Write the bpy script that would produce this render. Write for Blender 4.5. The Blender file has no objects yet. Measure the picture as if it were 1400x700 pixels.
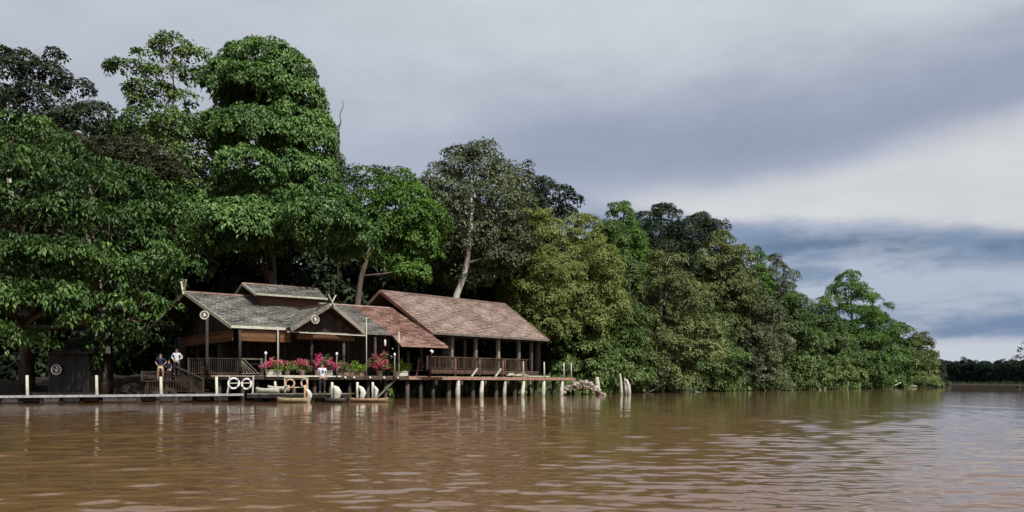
import bpy, math, random
import numpy as np
from mathutils import Vector, Matrix
R = math.radians
rng = np.random.default_rng(7)
random.seed(7)
sc = bpy.context.scene
COL = sc.collection
CAMH, F, HY = 1.05, 1100.0, 524.5

# ------------------------------------------------------------------ helpers
def link(o, parent=None):
    COL.objects.link(o)
    if parent is not None: o.parent = parent
    return o
def tag(o, label=None, cat=None, group=None, kind=None):
    if label: o['label'] = label
    if cat: o['category'] = cat
    if group: o['group'] = group
    if kind: o['kind'] = kind
    return o
def thing(name, label, cat, loc=(0, 0, 0), rz=0.0, group=None):
    o = bpy.data.objects.new(name, None); link(o)
    o.location = loc; o.rotation_euler = (0, 0, rz); o.empty_display_size = .3
    return tag(o, label, cat, group)
def at(px, D, z=None, y=None):
    X = (px - 700.0) / F * D
    if z is None: z = CAMH + (HY - y) / F * D
    return Vector((X, D, z))

class MB:
    """collects shapes in metres; build() links them as one mesh"""
    def __init__(s, T=None): s.v = []; s.f = []; s.uv = []; s.r = []; s.T = T or (lambda p: p); s.smooth = False
    def add(s, vs, fs, uvs=None, rnd=None):
        b = len(s.v); s.v += [tuple(s.T(Vector(v))) for v in vs]
        r = random.random() if rnd is None else rnd
        s.r += [r] * len(vs)
        for i, f in enumerate(fs):
            s.f.append([b + k for k in f])
            s.uv.append(uvs[i] if uvs else [(0, 0)] * len(f))
    def box(s, c, d, rnd=None):
        x, y, z = c; a, b, h = d[0] / 2, d[1] / 2, d[2] / 2
        vs = [(x-a,y-b,z-h),(x+a,y-b,z-h),(x+a,y+b,z-h),(x-a,y+b,z-h),(x-a,y-b,z+h),(x+a,y-b,z+h),(x+a,y+b,z+h),(x-a,y+b,z+h)]
        s.add(vs, [(0,3,2,1),(4,5,6,7),(0,1,5,4),(1,2,6,5),(2,3,7,6),(3,0,4,7)], None, rnd)
    def beam(s, p, q, w, h, up=(0, 0, 1), rnd=None):
        p = Vector(p); q = Vector(q); d = (q - p).normalized(); up = Vector(up)
        if abs(d.dot(up)) > .99: up = Vector((1, 0, 0))
        sd = d.cross(up).normalized() * (w / 2); u2 = sd.cross(d).normalized() * (h / 2)
        vs = [p-sd-u2, p+sd-u2, p+sd+u2, p-sd+u2, q-sd-u2, q+sd-u2, q+sd+u2, q-sd+u2]
        s.add(vs, [(0,1,2,3),(7,6,5,4),(0,4,5,1),(1,5,6,2),(2,6,7,3),(3,7,4,0)], None, rnd)
    def tube(s, pts, rad, n=8, cap=True, wob=0.0):
        pts = [Vector(p) for p in pts]; vs = []; fs = []
        prev = None
        for i, p in enumerate(pts):
            d = (pts[min(i+1, len(pts)-1)] - pts[max(i-1, 0)]).normalized()
            ref = prev if prev else (Vector((1, 0, 0)) if abs(d.x) < .9 else Vector((0, 1, 0)))
            a = (ref - d * ref.dot(d)).normalized(); b = d.cross(a); prev = a
            r = rad[i] if isinstance(rad, (list, tuple)) else rad
            for k in range(n):
                t = 2 * math.pi * k / n
                rr = r * (1 + wob * (random.random() - .5))
                vs.append(p + a * (rr * math.cos(t)) + b * (rr * math.sin(t)))
        for i in range(len(pts) - 1):
            for k in range(n):
                fs.append((i*n+k, i*n+(k+1) % n, (i+1)*n+(k+1) % n, (i+1)*n+k))
        if cap: fs.append(tuple(range(n))[::-1]); fs.append(tuple((len(pts)-1)*n + k for k in range(n)))
        s.add(vs, fs)
    def torus(s, c, ax1, ax2, R_, r, n=20, m=8):
        c = Vector(c); a = Vector(ax1).normalized(); b = Vector(ax2).normalized(); nn = a.cross(b)
        vs = []; fs = []
        for i in range(n):
            t = 2*math.pi*i/n; d = a*math.cos(t)+b*math.sin(t)
            for k in range(m):
                u = 2*math.pi*k/m
                vs.append(c + d*(R_ + r*math.cos(u)) + nn*(r*math.sin(u)))
        for i in range(n):
            for k in range(m):
                fs.append((i*m+k, ((i+1) % n)*m+k, ((i+1) % n)*m+(k+1) % m, i*m+(k+1) % m))
        s.add(vs, fs)
    def blob(s, c, r, n=10, m=7, jit=.0, seed=0):
        rr = random.Random(seed); vs = []; fs = []
        for i in range(1, m):
            ph = math.pi*i/m
            for k in range(n):
                t = 2*math.pi*k/n; j = 1 + jit*(rr.random()-.5)
                vs.append((c[0]+r[0]*math.sin(ph)*math.cos(t)*j, c[1]+r[1]*math.sin(ph)*math.sin(t)*j, c[2]+r[2]*math.cos(ph)*j))
        T = len(vs); vs += [(c[0], c[1], c[2]+r[2]), (c[0], c[1], c[2]-r[2])]
        for i in range(m-2):
            for k in range(n): fs.append((i*n+k, (i+1)*n+k, (i+1)*n+(k+1) % n, i*n+(k+1) % n))
        for k in range(n):
            fs.append((T, k, (k+1) % n)); fs.append((T+1, (m-2)*n+(k+1) % n, (m-2)*n+k))
        s.add(vs, fs)
    def build(s, name, mat, parent=None, smooth=False, org=None):
        me = bpy.data.meshes.new(name)
        vs = s.v
        me.from_pydata([tuple(v) for v in vs], [], s.f); me.validate()
        me.materials.append(mat)
        at_ = me.attributes.new('rnd', 'FLOAT', 'POINT'); at_.data.foreach_set('value', np.array(s.r, dtype=np.float32))
        if smooth: me.polygons.foreach_set('use_smooth', [True] * len(me.polygons))
        if org is not None:
            org = Vector(org); me.transform(Matrix.Translation(-org))
        o = bpy.data.objects.new(name, me); link(o, parent)
        if org is not None: o.location = org
        return o

# ------------------------------------------------------------------ materials
def mat_new(name):
    m = bpy.data.materials.new(name); m.use_nodes = True
    nt = m.node_tree; b = nt.nodes['Principled BSDF']; return m, nt, b
def N(nt, t, **k):
    n = nt.nodes.new(t)
    for a, v in k.items(): setattr(n, a, v)
    return n
def ramp(nt, fac, stops):
    r = N(nt, 'ShaderNodeValToRGB'); e = r.color_ramp.elements
    while len(e) < len(stops): e.new(.5)
    for i, (p, c) in enumerate(stops): e[i].position = p; e[i].color = (*c, 1)
    nt.links.new(fac, r.inputs[0]); return r.outputs[0]
def noisy(name, cols, scale=3.0, rough=.8, detail=6, bump=.3, stretch=(1, 1, 1), rnd=.35, bscale=None, spec=.3):
    """procedural surface: noise between colours + per piece variation + bump"""
    m, nt, b = mat_new(name)
    tc = N(nt, 'ShaderNodeTexCoord'); mp = N(nt, 'ShaderNodeMapping'); mp.inputs['Scale'].default_value = stretch
    nt.links.new(tc.outputs['Object'], mp.inputs[0])
    no = N(nt, 'ShaderNodeTexNoise'); no.inputs['Scale'].default_value = scale; no.inputs['Detail'].default_value = detail
    no.inputs['Roughness'].default_value = .65
    nt.links.new(mp.outputs[0], no.inputs[0])
    at_ = N(nt, 'ShaderNodeAttribute', attribute_name='rnd')
    ma = N(nt, 'ShaderNodeMath', operation='MULTIPLY_ADD'); nt.links.new(at_.outputs['Fac'], ma.inputs[0]); ma.inputs[1].default_value = rnd; ma.inputs[2].default_value = -rnd/2
    ad = N(nt, 'ShaderNodeMath', operation='ADD'); nt.links.new(ma.outputs[0], ad.inputs[0]); nt.links.new(no.outputs[0], ad.inputs[1])
    n = len(cols)
    st = [(.28 + .44*i/max(1, n-1), c) for i, c in enumerate(cols)]
    nt.links.new(ramp(nt, ad.outputs[0], st), b.inputs['Base Color'])
    b.inputs['Roughness'].default_value = rough; b.inputs['Specular IOR Level'].default_value = spec
    if bump:
        n2 = N(nt, 'ShaderNodeTexNoise'); n2.inputs['Scale'].default_value = bscale or scale*4; n2.inputs['Detail'].default_value = 5
        nt.links.new(mp.outputs[0], n2.inputs[0])
        bp = N(nt, 'ShaderNodeBump'); bp.inputs['Strength'].default_value = bump; bp.inputs['Distance'].default_value = .05
        nt.links.new(n2.outputs[0], bp.inputs['Height']); nt.links.new(bp.outputs[0], b.inputs['Normal'])
    return m
def leafmat(name, c1, c2, c3=None, rough=.42, trans=.16, spec=.45, patch=.12):
    m, nt, b = mat_new(name)
    at_ = N(nt, 'ShaderNodeAttribute', attribute_name='rnd')
    tc = N(nt, 'ShaderNodeTexCoord')
    no = N(nt, 'ShaderNodeTexNoise'); no.inputs['Scale'].default_value = patch; no.inputs['Detail'].default_value = 3
    nt.links.new(tc.outputs['Object'], no.inputs[0])
    mx = N(nt, 'ShaderNodeMath', operation='MULTIPLY_ADD'); nt.links.new(no.outputs[0], mx.inputs[0]); mx.inputs[1].default_value = 1.3; mx.inputs[2].default_value = -.65
    ad = N(nt, 'ShaderNodeMath', operation='MULTIPLY_ADD'); nt.links.new(at_.outputs['Fac'], ad.inputs[0]); ad.inputs[1].default_value = .8; nt.links.new(mx.outputs[0], ad.inputs[2])
    st = [(0.1, c1), (.65, c2)] + ([(1.0, c3)] if c3 else [])
    col = ramp(nt, ad.outputs[0], st)
    nt.links.new(col, b.inputs['Base Color']); b.inputs['Roughness'].default_value = rough; b.inputs['Specular IOR Level'].default_value = spec
    tr = N(nt, 'ShaderNodeBsdfTranslucent')
    hs = N(nt, 'ShaderNodeHueSaturation'); hs.inputs['Hue'].default_value = .485; hs.inputs['Saturation'].default_value = 1.1; hs.inputs['Value'].default_value = 1.3
    nt.links.new(col, hs.inputs['Color']); nt.links.new(hs.outputs[0], tr.inputs['Color'])
    ms = N(nt, 'ShaderNodeMixShader'); ms.inputs[0].default_value = trans
    nt.links.new(b.outputs[0], ms.inputs[1]); nt.links.new(tr.outputs[0], ms.inputs[2])
    nt.links.new(ms.outputs[0], nt.nodes['Material Output'].inputs['Surface'])
    return m
L = {
 'deep':   leafmat('leaf_deep_green', (.014,.038,.009), (.080,.155,.034), (.20,.30,.09), spec=.22),
 'vine':   leafmat('leaf_vine_green', (.045,.100,.026), (.125,.225,.062), (.22,.34,.13), spec=.22),
 'bright': leafmat('leaf_bright_green', (.045,.100,.018), (.11,.215,.042), (.20,.32,.08), trans=.3, spec=.2),
 'grey':   leafmat('leaf_grey_green', (.050,.070,.034), (.13,.16,.08), (.23,.25,.14), rough=.5, spec=.25),
 'olive':  leafmat('leaf_olive', (.075,.098,.034), (.185,.225,.082), (.31,.33,.15), rough=.5, spec=.2),
 'yellow': leafmat('leaf_yellow_green', (.12,.16,.042), (.26,.305,.105), (.37,.40,.19), trans=.3, spec=.2),
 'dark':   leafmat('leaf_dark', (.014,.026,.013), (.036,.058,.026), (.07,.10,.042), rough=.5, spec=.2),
 'brown':  leafmat('leaf_brownish', (.026,.032,.015), (.062,.066,.032), (.11,.105,.055), rough=.6, spec=.2),
 'mid':    leafmat('leaf_mid_green', (.042,.080,.022), (.13,.20,.058), (.24,.31,.12), spec=.22),
 'far':    leafmat('leaf_far', (.012,.026,.018), (.026,.045,.030), (.04,.066,.042), rough=.6, spec=.1),
 'grass':  leafmat('leaf_grass', (.05,.08,.02), (.11,.14,.04), (.18,.19,.07), rough=.6, spec=.1),
 'pink':   leafmat('petal_pink', (.60,.07,.20), (.80,.16,.34), (.88,.36,.50), rough=.6, trans=.35, patch=2, spec=.1),
 'rose':   leafmat('petal_rose', (.42,.08,.12), (.68,.22,.26), (.78,.42,.42), rough=.6, trans=.35, patch=2, spec=.1),
 'lime':   leafmat('leaf_lime', (.12,.22,.03), (.24,.36,.06), (.36,.45,.12), rough=.5, trans=.3, spec=.2),
}
BARK = noisy('bark_brown', [(.035,.026,.02), (.09,.07,.055), (.16,.13,.10)], 3, .9, bump=.6, stretch=(1,1,.3))
BARKP = noisy('bark_pale', [(.22,.20,.17), (.40,.38,.33), (.55,.53,.47)], 2, .85, bump=.4, stretch=(1,1,.4))
WOODD = noisy('timber_dark', [(.018,.013,.010), (.045,.033,.025), (.08,.06,.045)], 2.5, .75, stretch=(1,1,1))
WOODG = noisy('timber_grey', [(.10,.09,.075), (.19,.17,.145), (.28,.25,.21)], 3, .85)
WOODR = noisy('timber_red_brown', [(.14,.06,.04), (.24,.12,.085), (.36,.22,.17)], 3, .8)
WOODO = noisy('timber_orange', [(.07,.032,.014), (.145,.066,.028), (.21,.105,.048)], 2, .6, stretch=(.4,.4,3))
PINKEDGE = noisy('fascia_pink', [(.20,.12,.10), (.34,.22,.19), (.44,.33,.29)], 3, .8)
DECKW = noisy('deck_boards', [(.16,.12,.09), (.28,.22,.17), (.36,.30,.24)], 4, .85)
WHITEP = noisy('whitewashed_wood', [(.36,.35,.29), (.56,.55,.48), (.68,.68,.62)], 3, .7, rnd=.2)
def stain(m, z0=.32):
    nt = m.node_tree; b = nt.nodes['Principled BSDF']; src = b.inputs['Base Color'].links[0].from_socket
    g = N(nt, 'ShaderNodeNewGeometry'); s = N(nt, 'ShaderNodeSeparateXYZ'); nt.links.new(g.outputs['Position'], s.inputs[0])
    no = N(nt, 'ShaderNodeTexNoise'); no.inputs['Scale'].default_value = 3.5; no.inputs['Detail'].default_value = 4; nt.links.new(g.outputs['Position'], no.inputs[0])
    a = N(nt, 'ShaderNodeMath', operation='MULTIPLY_ADD'); nt.links.new(no.outputs[0], a.inputs[0]); a.inputs[1].default_value = -1.1; nt.links.new(s.outputs[2], a.inputs[2])
    r = N(nt, 'ShaderNodeMapRange'); nt.links.new(a.outputs[0], r.inputs[0]); r.inputs[1].default_value = z0-.75; r.inputs[2].default_value = z0-.35; r.inputs[3].default_value = .75; r.inputs[4].default_value = 0
    x = N(nt, 'ShaderNodeMix', data_type='RGBA'); nt.links.new(r.outputs[0], x.inputs[0]); nt.links.new(src, x.inputs[6]); x.inputs[7].default_value = (.20, .15, .10, 1)
    nt.links.new(x.outputs[2], b.inputs['Base Color'])
stain(WHITEP)
PALEP = noisy('pale_pole', [(.34,.33,.26), (.50,.49,.40), (.60,.59,.50)], 3, .8)
WHITE = noisy('white_paint', [(.62,.62,.60), (.75,.75,.73), (.80,.80,.78)], 6, .5, rnd=.1, bump=.05)
RINGO = noisy('ring_faded_orange', [(.50,.20,.10), (.68,.36,.22), (.75,.5,.38)], 4, .5, rnd=.1, bump=.05)
GREYM = noisy('pontoon_grey', [(.10,.11,.12), (.24,.25,.26), (.40,.41,.42)], 5, .6)
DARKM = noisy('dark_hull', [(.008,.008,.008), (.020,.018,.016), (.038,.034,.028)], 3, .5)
CANOE = noisy('canoe_yellow_wood', [(.16,.13,.07), (.30,.26,.15), (.40,.36,.23)], 4, .6)
STONE = noisy('rubble_stone', [(.20,.16,.13), (.38,.33,.28), (.55,.50,.44)], 2, .9, bump=.5)
CERAM = noisy('planter_white', [(.45,.42,.36), (.60,.58,.50), (.70,.68,.6)], 5, .6)
CLAY = noisy('planter_clay', [(.13,.08,.06), (.22,.15,.12), (.3,.22,.18)], 5, .8)
def tiles(name, cols):
    return noisy(name, cols, .55, .78, detail=8, bump=.5, rnd=.30, bscale=9, spec=.25)
TILEG = tiles('shingle_grey', [(.085,.080,.071), (.132,.130,.118), (.175,.176,.160), (.25,.25,.23)])
TILER = tiles('shingle_pink', [(.18,.127,.108), (.245,.175,.150), (.29,.215,.185), (.36,.285,.25)])
TILED = tiles('shingle_red', [(.12,.058,.046), (.20,.105,.084), (.26,.155,.128), (.34,.25,.21)])
SKIN = noisy('skin', [(.30,.17,.11), (.42,.26,.18), (.48,.31,.22)], 4, .55, bump=.02, rnd=.05)
HAIR = noisy('hair_black', [(.010,.008,.007), (.02,.016,.013)], 20, .5, rnd=.1)
CW = noisy('cloth_white', [(.58,.60,.64), (.72,.74,.77)], 3, .85, bump=.2, rnd=.1)
CN = noisy('cloth_navy', [(.012,.015,.05), (.025,.03,.085)], 3, .85, bump=.2, rnd=.1)
CB = noisy('cloth_black', [(.012,.012,.016), (.03,.03,.035)], 3, .85, bump=.2, rnd=.1)
CC = noisy('cloth_cream', [(.50,.45,.30), (.66,.60,.42)], 3, .85, bump=.2, rnd=.1)
CBL = noisy('cloth_blue_print', [(.03,.07,.22), (.08,.14,.32)], 9, .8, bump=.1, rnd=.1)

# ------------------------------------------------------------------ leaves
def leaf_object(name, C, A, Nn, Ln, wr, mat, parent, org, rnd=None, fold=.22):
    """C centres, A leaf axis, Nn normals, Ln lengths -> folded rhombic leaves, two triangles each"""
    n = len(C)
    A = A / np.linalg.norm(A, axis=1, keepdims=True)
    S = np.cross(A, Nn); S /= (np.linalg.norm(S, axis=1, keepdims=True) + 1e-9)
    U = np.cross(S, A)
    l = Ln[:, None]; w = l * wr * .5
    base = C - A*l*.5; tip = C + A*l*.5 - U*l*.12
    m = C - A*l*.05
    left = m - S*w + U*w*fold*2; right = m + S*w + U*w*fold*2
    V = np.stack([base, left, tip, right], 1).reshape(-1, 3) - np.array(org)
    me = bpy.data.meshes.new(name)
    me.vertices.add(4*n); me.vertices.foreach_set('co', V.astype(np.float32).ravel())
    b = (np.arange(n)*4)[:, None]
    idx = (b + np.array([[0, 2, 1, 0, 3, 2]])).ravel().astype(np.int32)
    me.loops.add(6*n); me.loops.foreach_set('vertex_index', idx)
    me.polygons.add(2*n); me.polygons.foreach_set('loop_start', np.arange(2*n, dtype=np.int32)*3)
    me.update(calc_edges=True)
    if rnd is None: rnd = rng.random(n)
    a = me.attributes.new('rnd', 'FLOAT', 'POINT'); a.data.foreach_set('value', np.repeat(rnd, 4).astype(np.float32))
    me.materials.append(mat)
    o = bpy.data.objects.new(name, me); link(o, parent)
    if parent is None: o.location = org
    return o
UP = np.array([0, 0, 1.0])
def unit(v): return v / (np.linalg.norm(v, axis=-1, keepdims=True) + 1e-9)
def clumps(lobes, leaf, cr, k, droop=.5, dens=1.0, zmin=-.45, flat=1.0, inner=.12, rseed=0, minz=.25):
    """lobes -> dome shaped leaf sprays on every lobe's surface"""
    g = np.random.default_rng(rseed)
    Cs, As, Ns, Ls, Rs = [], [], [], [], []
    for (c, r) in lobes:
        c = np.array(c, float); r = np.array(r, float)
        area = 4*math.pi*((r[0]*r[1])**1.6/3 + (r[0]*r[2])**1.6/3 + (r[1]*r[2])**1.6/3)**(1/1.6)
        n = max(4, int(area*dens/(math.pi*cr*cr*.62)))
        d = unit(g.normal(size=(n, 3)))
        d = d[(d[:, 2] > zmin) & ((d[:, 1] < .55) | (g.random(n) < .35))]     # the far side of a lobe carries fewer sprays
        n = len(d)
        if n == 0: continue
        # bumps of the lobe surface
        ph = g.random(6)*6.28; fr = g.normal(size=(6, 3))*3.0
        bump = sum(np.sin(d @ fr[i] + ph[i]) for i in range(6))/6
        rad = .93 + .16*bump + .07*g.normal(size=n)
        ins = g.random(n) < inner
        rad = np.where(ins, g.random(n)*.6+.3, rad)
        cc = c + d*r*rad[:, None]
        nrm = unit(unit(d/r)*1.0 + UP*.55 + g.normal(size=(n, 3))*.22)
        crn = cr*(.65+.7*g.random(n))
        kk = k
        t1 = unit(np.cross(nrm, g.normal(size=(n, 3)))); t2 = np.cross(nrm, t1)
        ang = g.random((n, kk))*6.283; rr = np.sqrt(g.random((n, kk)))
        ca, sa = np.cos(ang)*rr, np.sin(ang)*rr
        out = t1[:, None, :]*ca[..., None] + t2[:, None, :]*sa[..., None]
        pos = cc[:, None, :] + out*crn[:, None, None]*np.array([1, 1, flat]) - nrm[:, None, :]*(rr**2*crn[:, None]*.45)[..., None]
        pos += g.normal(size=pos.shape)*cr*.10
        ax = unit(unit(out) + np.array([0, 0, -droop]) + nrm[:, None, :]*.15 + g.normal(size=pos.shape)*.35)
        nn = unit(nrm[:, None, :]*.9 + unit(out)*.35 + UP*.25 + g.normal(size=pos.shape)*.32)
        ln = leaf*(.65+.6*g.random((n, kk)))
        crnd = np.clip(g.random((n, 1))*.6 + g.random((n, kk))*.4, 0, 1)
        Cs.append(pos.reshape(-1, 3)); As.append(ax.reshape(-1, 3)); Ns.append(nn.reshape(-1, 3)); Ls.append(ln.ravel()); Rs.append(crnd.ravel())
    C = np.concatenate(Cs); A = np.concatenate(As); Nn = np.concatenate(Ns); Ln = np.concatenate(Ls); Rn = np.concatenate(Rs)
    ok = C[:, 2] > minz
    return C[ok], A[ok], Nn[ok], Ln[ok], Rn[ok]
NLEAF = [0]
def tree(label, px, D, lobes, mat, leaf=.42, cr=.7, k=16, wr=.45, droop=.5, dens=1.0, flat=1.0, inner=.12, bark=BARK, tr=.3,
         name='rainforest_tree', cat='tree', lean=0.0, limbs=12, seed=None, path=None, zmin=-.45, group=None, gz=.9, minz=.25, trunk_top=None, twigs=0):
    seed = seed if seed is not None else int(px*7 + D*13)
    rr = random.Random(seed)
    base = Vector(((px-700)/F*D, D, gz))
    t = thing(name, label, cat, base, 0, group)
    C, A, Nn, Ln, Rn = clumps(lobes, leaf, cr, k, droop, dens, zmin, flat, inner, seed, minz=minz)
    NLEAF[0] += len(C)
    leaf_object('crown', C, A, Nn, Ln, wr, mat, t, base, Rn)
    # trunk with limbs
    mb = MB()
    cz = sorted(l[0][2] for l in lobes); top = max(lobes, key=lambda l: l[0][2] + .3*l[1][2])
    tt = Vector(trunk_top) if trunk_top else Vector((top[0][0], top[0][1], top[0][2]))
    pts = []; rad = []
    ns = 9
    for i in range(ns):
        s = i/(ns-1); q = base.lerp(tt, s); q.x = base.x + (tt.x-base.x)*s**1.5 + lean*math.sin(s*3.1) + (rr.random()-.5)*.25*(0 < i < ns-1)
        q.y = base.y + (tt.y-base.y)*s**1.5 + (rr.random()-.5)*.25*(0 < i < ns-1)
        if i == 0: q.z = base.z - .7
        pts.append(q - base); rad.append(tr*(1.25 if i == 0 else 1)*(1-s*.78))
    if path:
        pp = [Vector(q) - base for q in path]; pts = []
        for i in range(ns):
            s = i/(ns-1)*(len(pp)-1); k_ = min(len(pp)-2, int(s)); pts.append(pp[k_].lerp(pp[k_+1], s-k_))
    mb.tube(pts, rad, 9, wob=.15)
    ls = sorted(lobes, key=lambda l: -l[1][0]); rr.shuffle(ls)
    for (c, r) in ls[:limbs]:
        c = Vector(c) - base
        s0 = min(.92, max(.25, (c.z - r[0]*.9 - r[2]*.5)/max(1, (tt-base).z)))
        i = s0*(ns-1); i0 = int(i); p0 = pts[i0].lerp(pts[min(ns-1, i0+1)], i-i0)
        r0 = tr*(1-s0*.78)*.5
        end = c + Vector((rr.uniform(-.3, .3)*r[0], rr.uniform(-.3, .3)*r[1], r[2]*.45))
        mid = p0.lerp(end, .5) + Vector((rr.uniform(-.5, .5), rr.uniform(-.5, .5), -.12*(end-p0).length*.4))
        mb.tube([p0, mid, end], [r0, r0*.65, r0*.25], 6)
        for q in range(3 + twigs):
            e2 = c + Vector((rr.uniform(-.9, .9)*r[0], rr.uniform(-.9, .9)*r[1], rr.uniform(.1, .85)*r[2]))
            mb.tube([mid.lerp(end, rr.uniform(.2, .9)), mid.lerp(e2, .6)+Vector((0, 0, .2)), e2], [r0*.35, r0*.22, r0*.08], 5, cap=False)
    mb.build('trunk', bark, t, smooth=True)
    return t
def lob(px, py, wpx, hpx, D, dy=0.0, thick=None):
    """a lobe measured in the photograph, placed at its own depth"""
    D = D + dy; c = at(px, D, y=py); rx = wpx/F*D; rz = hpx/F*D
    return (tuple(c), (rx, thick or (rx*.5+rz*.5), rz))
def rlobes(px, D, ytop, wpx, ybot, n, seed, size=.40, flat=.72, shape=1.0, ragged=.12, gaps=.10):
    """fills a crown envelope with uneven lobes, ring by ring"""
    g = random.Random(seed); out = []
    X = (px-700)/F*D; zt = CAMH+(HY-ytop)/F*D; zb = CAMH+(HY-ybot)/F*D; hw = wpx/F*D/2; H = zt-zb
    r0 = hw*size; z = zb + r0*.3; tw = g.random()*6.28
    while z < zt - r0*flat*.5:
        s = (z-zb)/H
        low = 1.0 if ybot > 500 else min(1, .55+s*1.6)
        prof = low*(1-max(0, s-.35)**1.7*1.55)*(1+.14*math.sin(z*1.1+tw))
        prof = max(.18, prof)
        rad = max(0, hw*prof - r0*.55)
        k = max(1, int(2*math.pi*rad/(r0*1.25))); a0 = g.random()*6.28
        for i in range(k):
            a = a0 + 6.283*i/k + g.uniform(-.3, .3)
            if math.sin(a) > .35 and g.random() < .55: continue
            if g.random() < gaps: continue
            r = r0*g.choice((.6, .8, 1.0, 1.0, 1.25))*(1-.3*s); q = g.uniform(.72, 1.08)
            x = X + math.cos(a)*rad*q; y = D + math.sin(a)*rad*.8*q; zz = z + g.uniform(-.5, .5)*r
            zz = min(zz, zt-r*flat); out.append(((x, y, max(zz, r*flat*.6)), (r*g.uniform(.95, 1.3), r, r*flat*g.uniform(.8, 1.2))))
        z += r0*flat*.95*(1-.2*s)
    r = r0*.7
    out.append(((X + g.uniform(-.15, .15)*hw, D, zt - r*flat), (r, r, r*flat)))
    return out
def backing(lobes, dy=2.6, s=1.0):
    return lobes + [((c[0]+.4, c[1]+dy, c[2]-.2), (r[0]*s, r[1]*s, r[2]*s)) for c, r in lobes]

# ------------------------------------------------------------------ render, camera, light, sky
cam = bpy.data.cameras.new('camera'); co = bpy.data.objects.new('camera', cam); link(co)
co.location = (0, 0, CAMH); co.rotation_euler = (R(90), 0, 0)
cam.sensor_width = 36; cam.lens = F/1400*36; cam.shift_y = (HY-350)/1400; cam.clip_end = 9000; cam.clip_start = .1
sc.camera = co
sc.view_settings.view_transform = 'Standard'; sc.view_settings.look = 'None'; sc.view_settings.exposure = 0.12; sc.view_settings.gamma = 1
sc.cycles.max_bounces = 6; sc.cycles.diffuse_bounces = 2; sc.cycles.glossy_bounces = 3; sc.cycles.transmission_bounces = 3; sc.cycles.volume_bounces = 0
sc.cycles.use_denoising = True; sc.cycles.sample_clamp_indirect = 4
sc.cycles.caustics_reflective = False; sc.cycles.caustics_refractive = False
SUND = Vector((.55, -.72, 1.30)).normalized()      # towards the sun
sl = bpy.data.lights.new('sun', 'SUN'); sl.energy = 5.0; sl.angle = R(1.5); sl.color = (1, .955, .88)
so = bpy.data.objects.new('sun', sl); link(so); so.rotation_euler = (-SUND).to_track_quat('-Z', 'Y').to_euler(); so.location = (60, -60, 90)
w = bpy.data.worlds.new('World'); sc.world = w; w.use_nodes = True
nt = w.node_tree; nt.nodes.clear()
class E:
    """tiny expression helper over math nodes"""
    def __init__(s, o): s.o = o
    @staticmethod
    def m(op, *a, clamp=False):
        n = nt.nodes.new('ShaderNodeMath'); n.operation = op; n.use_clamp = clamp
        for i, x in enumerate(a):
            if isinstance(x, E): nt.links.new(x.o, n.inputs[i])
            else: n.inputs[i].default_value = x
        return E(n.outputs[0])
    def __add__(s, x): return E.m('ADD', s, x)
    __radd__ = __add__
    def __sub__(s, x): return E.m('SUBTRACT', s, x)
    def __rsub__(s, x): return E.m('SUBTRACT', x, s)
    def __mul__(s, x): return E.m('MULTIPLY', s, x)
    __rmul__ = __mul__
    def __truediv__(s, x): return E.m('DIVIDE', s, x)
def sstep(x, lo, hi):
    n = nt.nodes.new('ShaderNodeMapRange'); n.interpolation_type = 'SMOOTHSTEP'
    for i, v in ((0, x), (1, lo), (2, hi)):
        if isinstance(v, E): nt.links.new(v.o, n.inputs[i])
        else: n.inputs[i].default_value = v
    return E(n.outputs[0])
def mixc(f, a, b):
    n = nt.nodes.new('ShaderNodeMix'); n.data_type = 'RGBA'
    nt.links.new(f.o, n.inputs[0])
    for i, v in ((6, a), (7, b)):
        if isinstance(v, tuple): n.inputs[i].default_value = (*v, 1)
        else: nt.links.new(v, n.inputs[i])
    return n.outputs[2]
def lin(*c): return tuple(((x/255+.055)/1.055)**2.4 if x > 10 else x/255/12.92 for x in c)
tc = nt.nodes.new('ShaderNodeTexCoord'); sx = nt.nodes.new('ShaderNodeSeparateXYZ'); nt.links.new(tc.outputs['Generated'], sx.inputs[0])
dx, dy, dz = E(sx.outputs[0]), E(sx.outputs[1]), E(sx.outputs[2])
az = E.m('ARCTAN2', dx, dy); el = E.m('ARCSINE', dz)
def wnoise(sx_, sy_, scale, detail=5, rough=.55, off=0.0):
    c = nt.nodes.new('ShaderNodeCombineXYZ'); nt.links.new((az*sx_).o, c.inputs[0]); nt.links.new((el*sy_).o, c.inputs[1]); c.inputs[2].default_value = off
    n = nt.nodes.new('ShaderNodeTexNoise'); n.inputs['Scale'].default_value = scale; n.inputs['Detail'].default_value = detail; n.inputs['Roughness'].default_value = rough
    nt.links.new(c.outputs[0], n.inputs[0]); return E(n.outputs[0]) - .5
n1 = wnoise(1, 1.8, 3.0, 5, .5, 1.3); n2 = wnoise(1, 2.3, 9, 6, .6, 5.1); n3 = wnoise(1, 3, 5, 6, .6, 9.7)
e = el + n1*.065 + n2*.032
def ae(px, py):
    u = (px-700)/F; v = (HY-py)/F; return math.atan(u), math.atan(v/math.sqrt(1+u*u))
def line(p, q):
    (a0, e0), (a1, e1) = ae(*p), ae(*q); s = (e1-e0)/(a1-a0); return az*s + (e0-s*a0)
def band(lo, hi, slo, shi): return sstep(e, lo-slo, lo+slo)*(1-sstep(e, hi-shi, hi+shi))
# high cloud: pale at the top, slate towards the middle
col = mixc(sstep(e + n3*.05, .24, .42), lin(160,167,186), lin(193,199,206))
# left part stays pale lilac
fl = (1-sstep(az, -.45, .0))
col = mixc(fl*.75, col, lin(180,186,196))
# slate belly of the cloud over the middle
bel = sstep(az, -.12, .08)*(1-sstep(az + n1*.2, .52, .9))*band(line((600,260), (1300,172)), line((600,130), (1300,60)), .025, .05)
col = mixc(bel*.85, col, lin(143,151,172))
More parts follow.
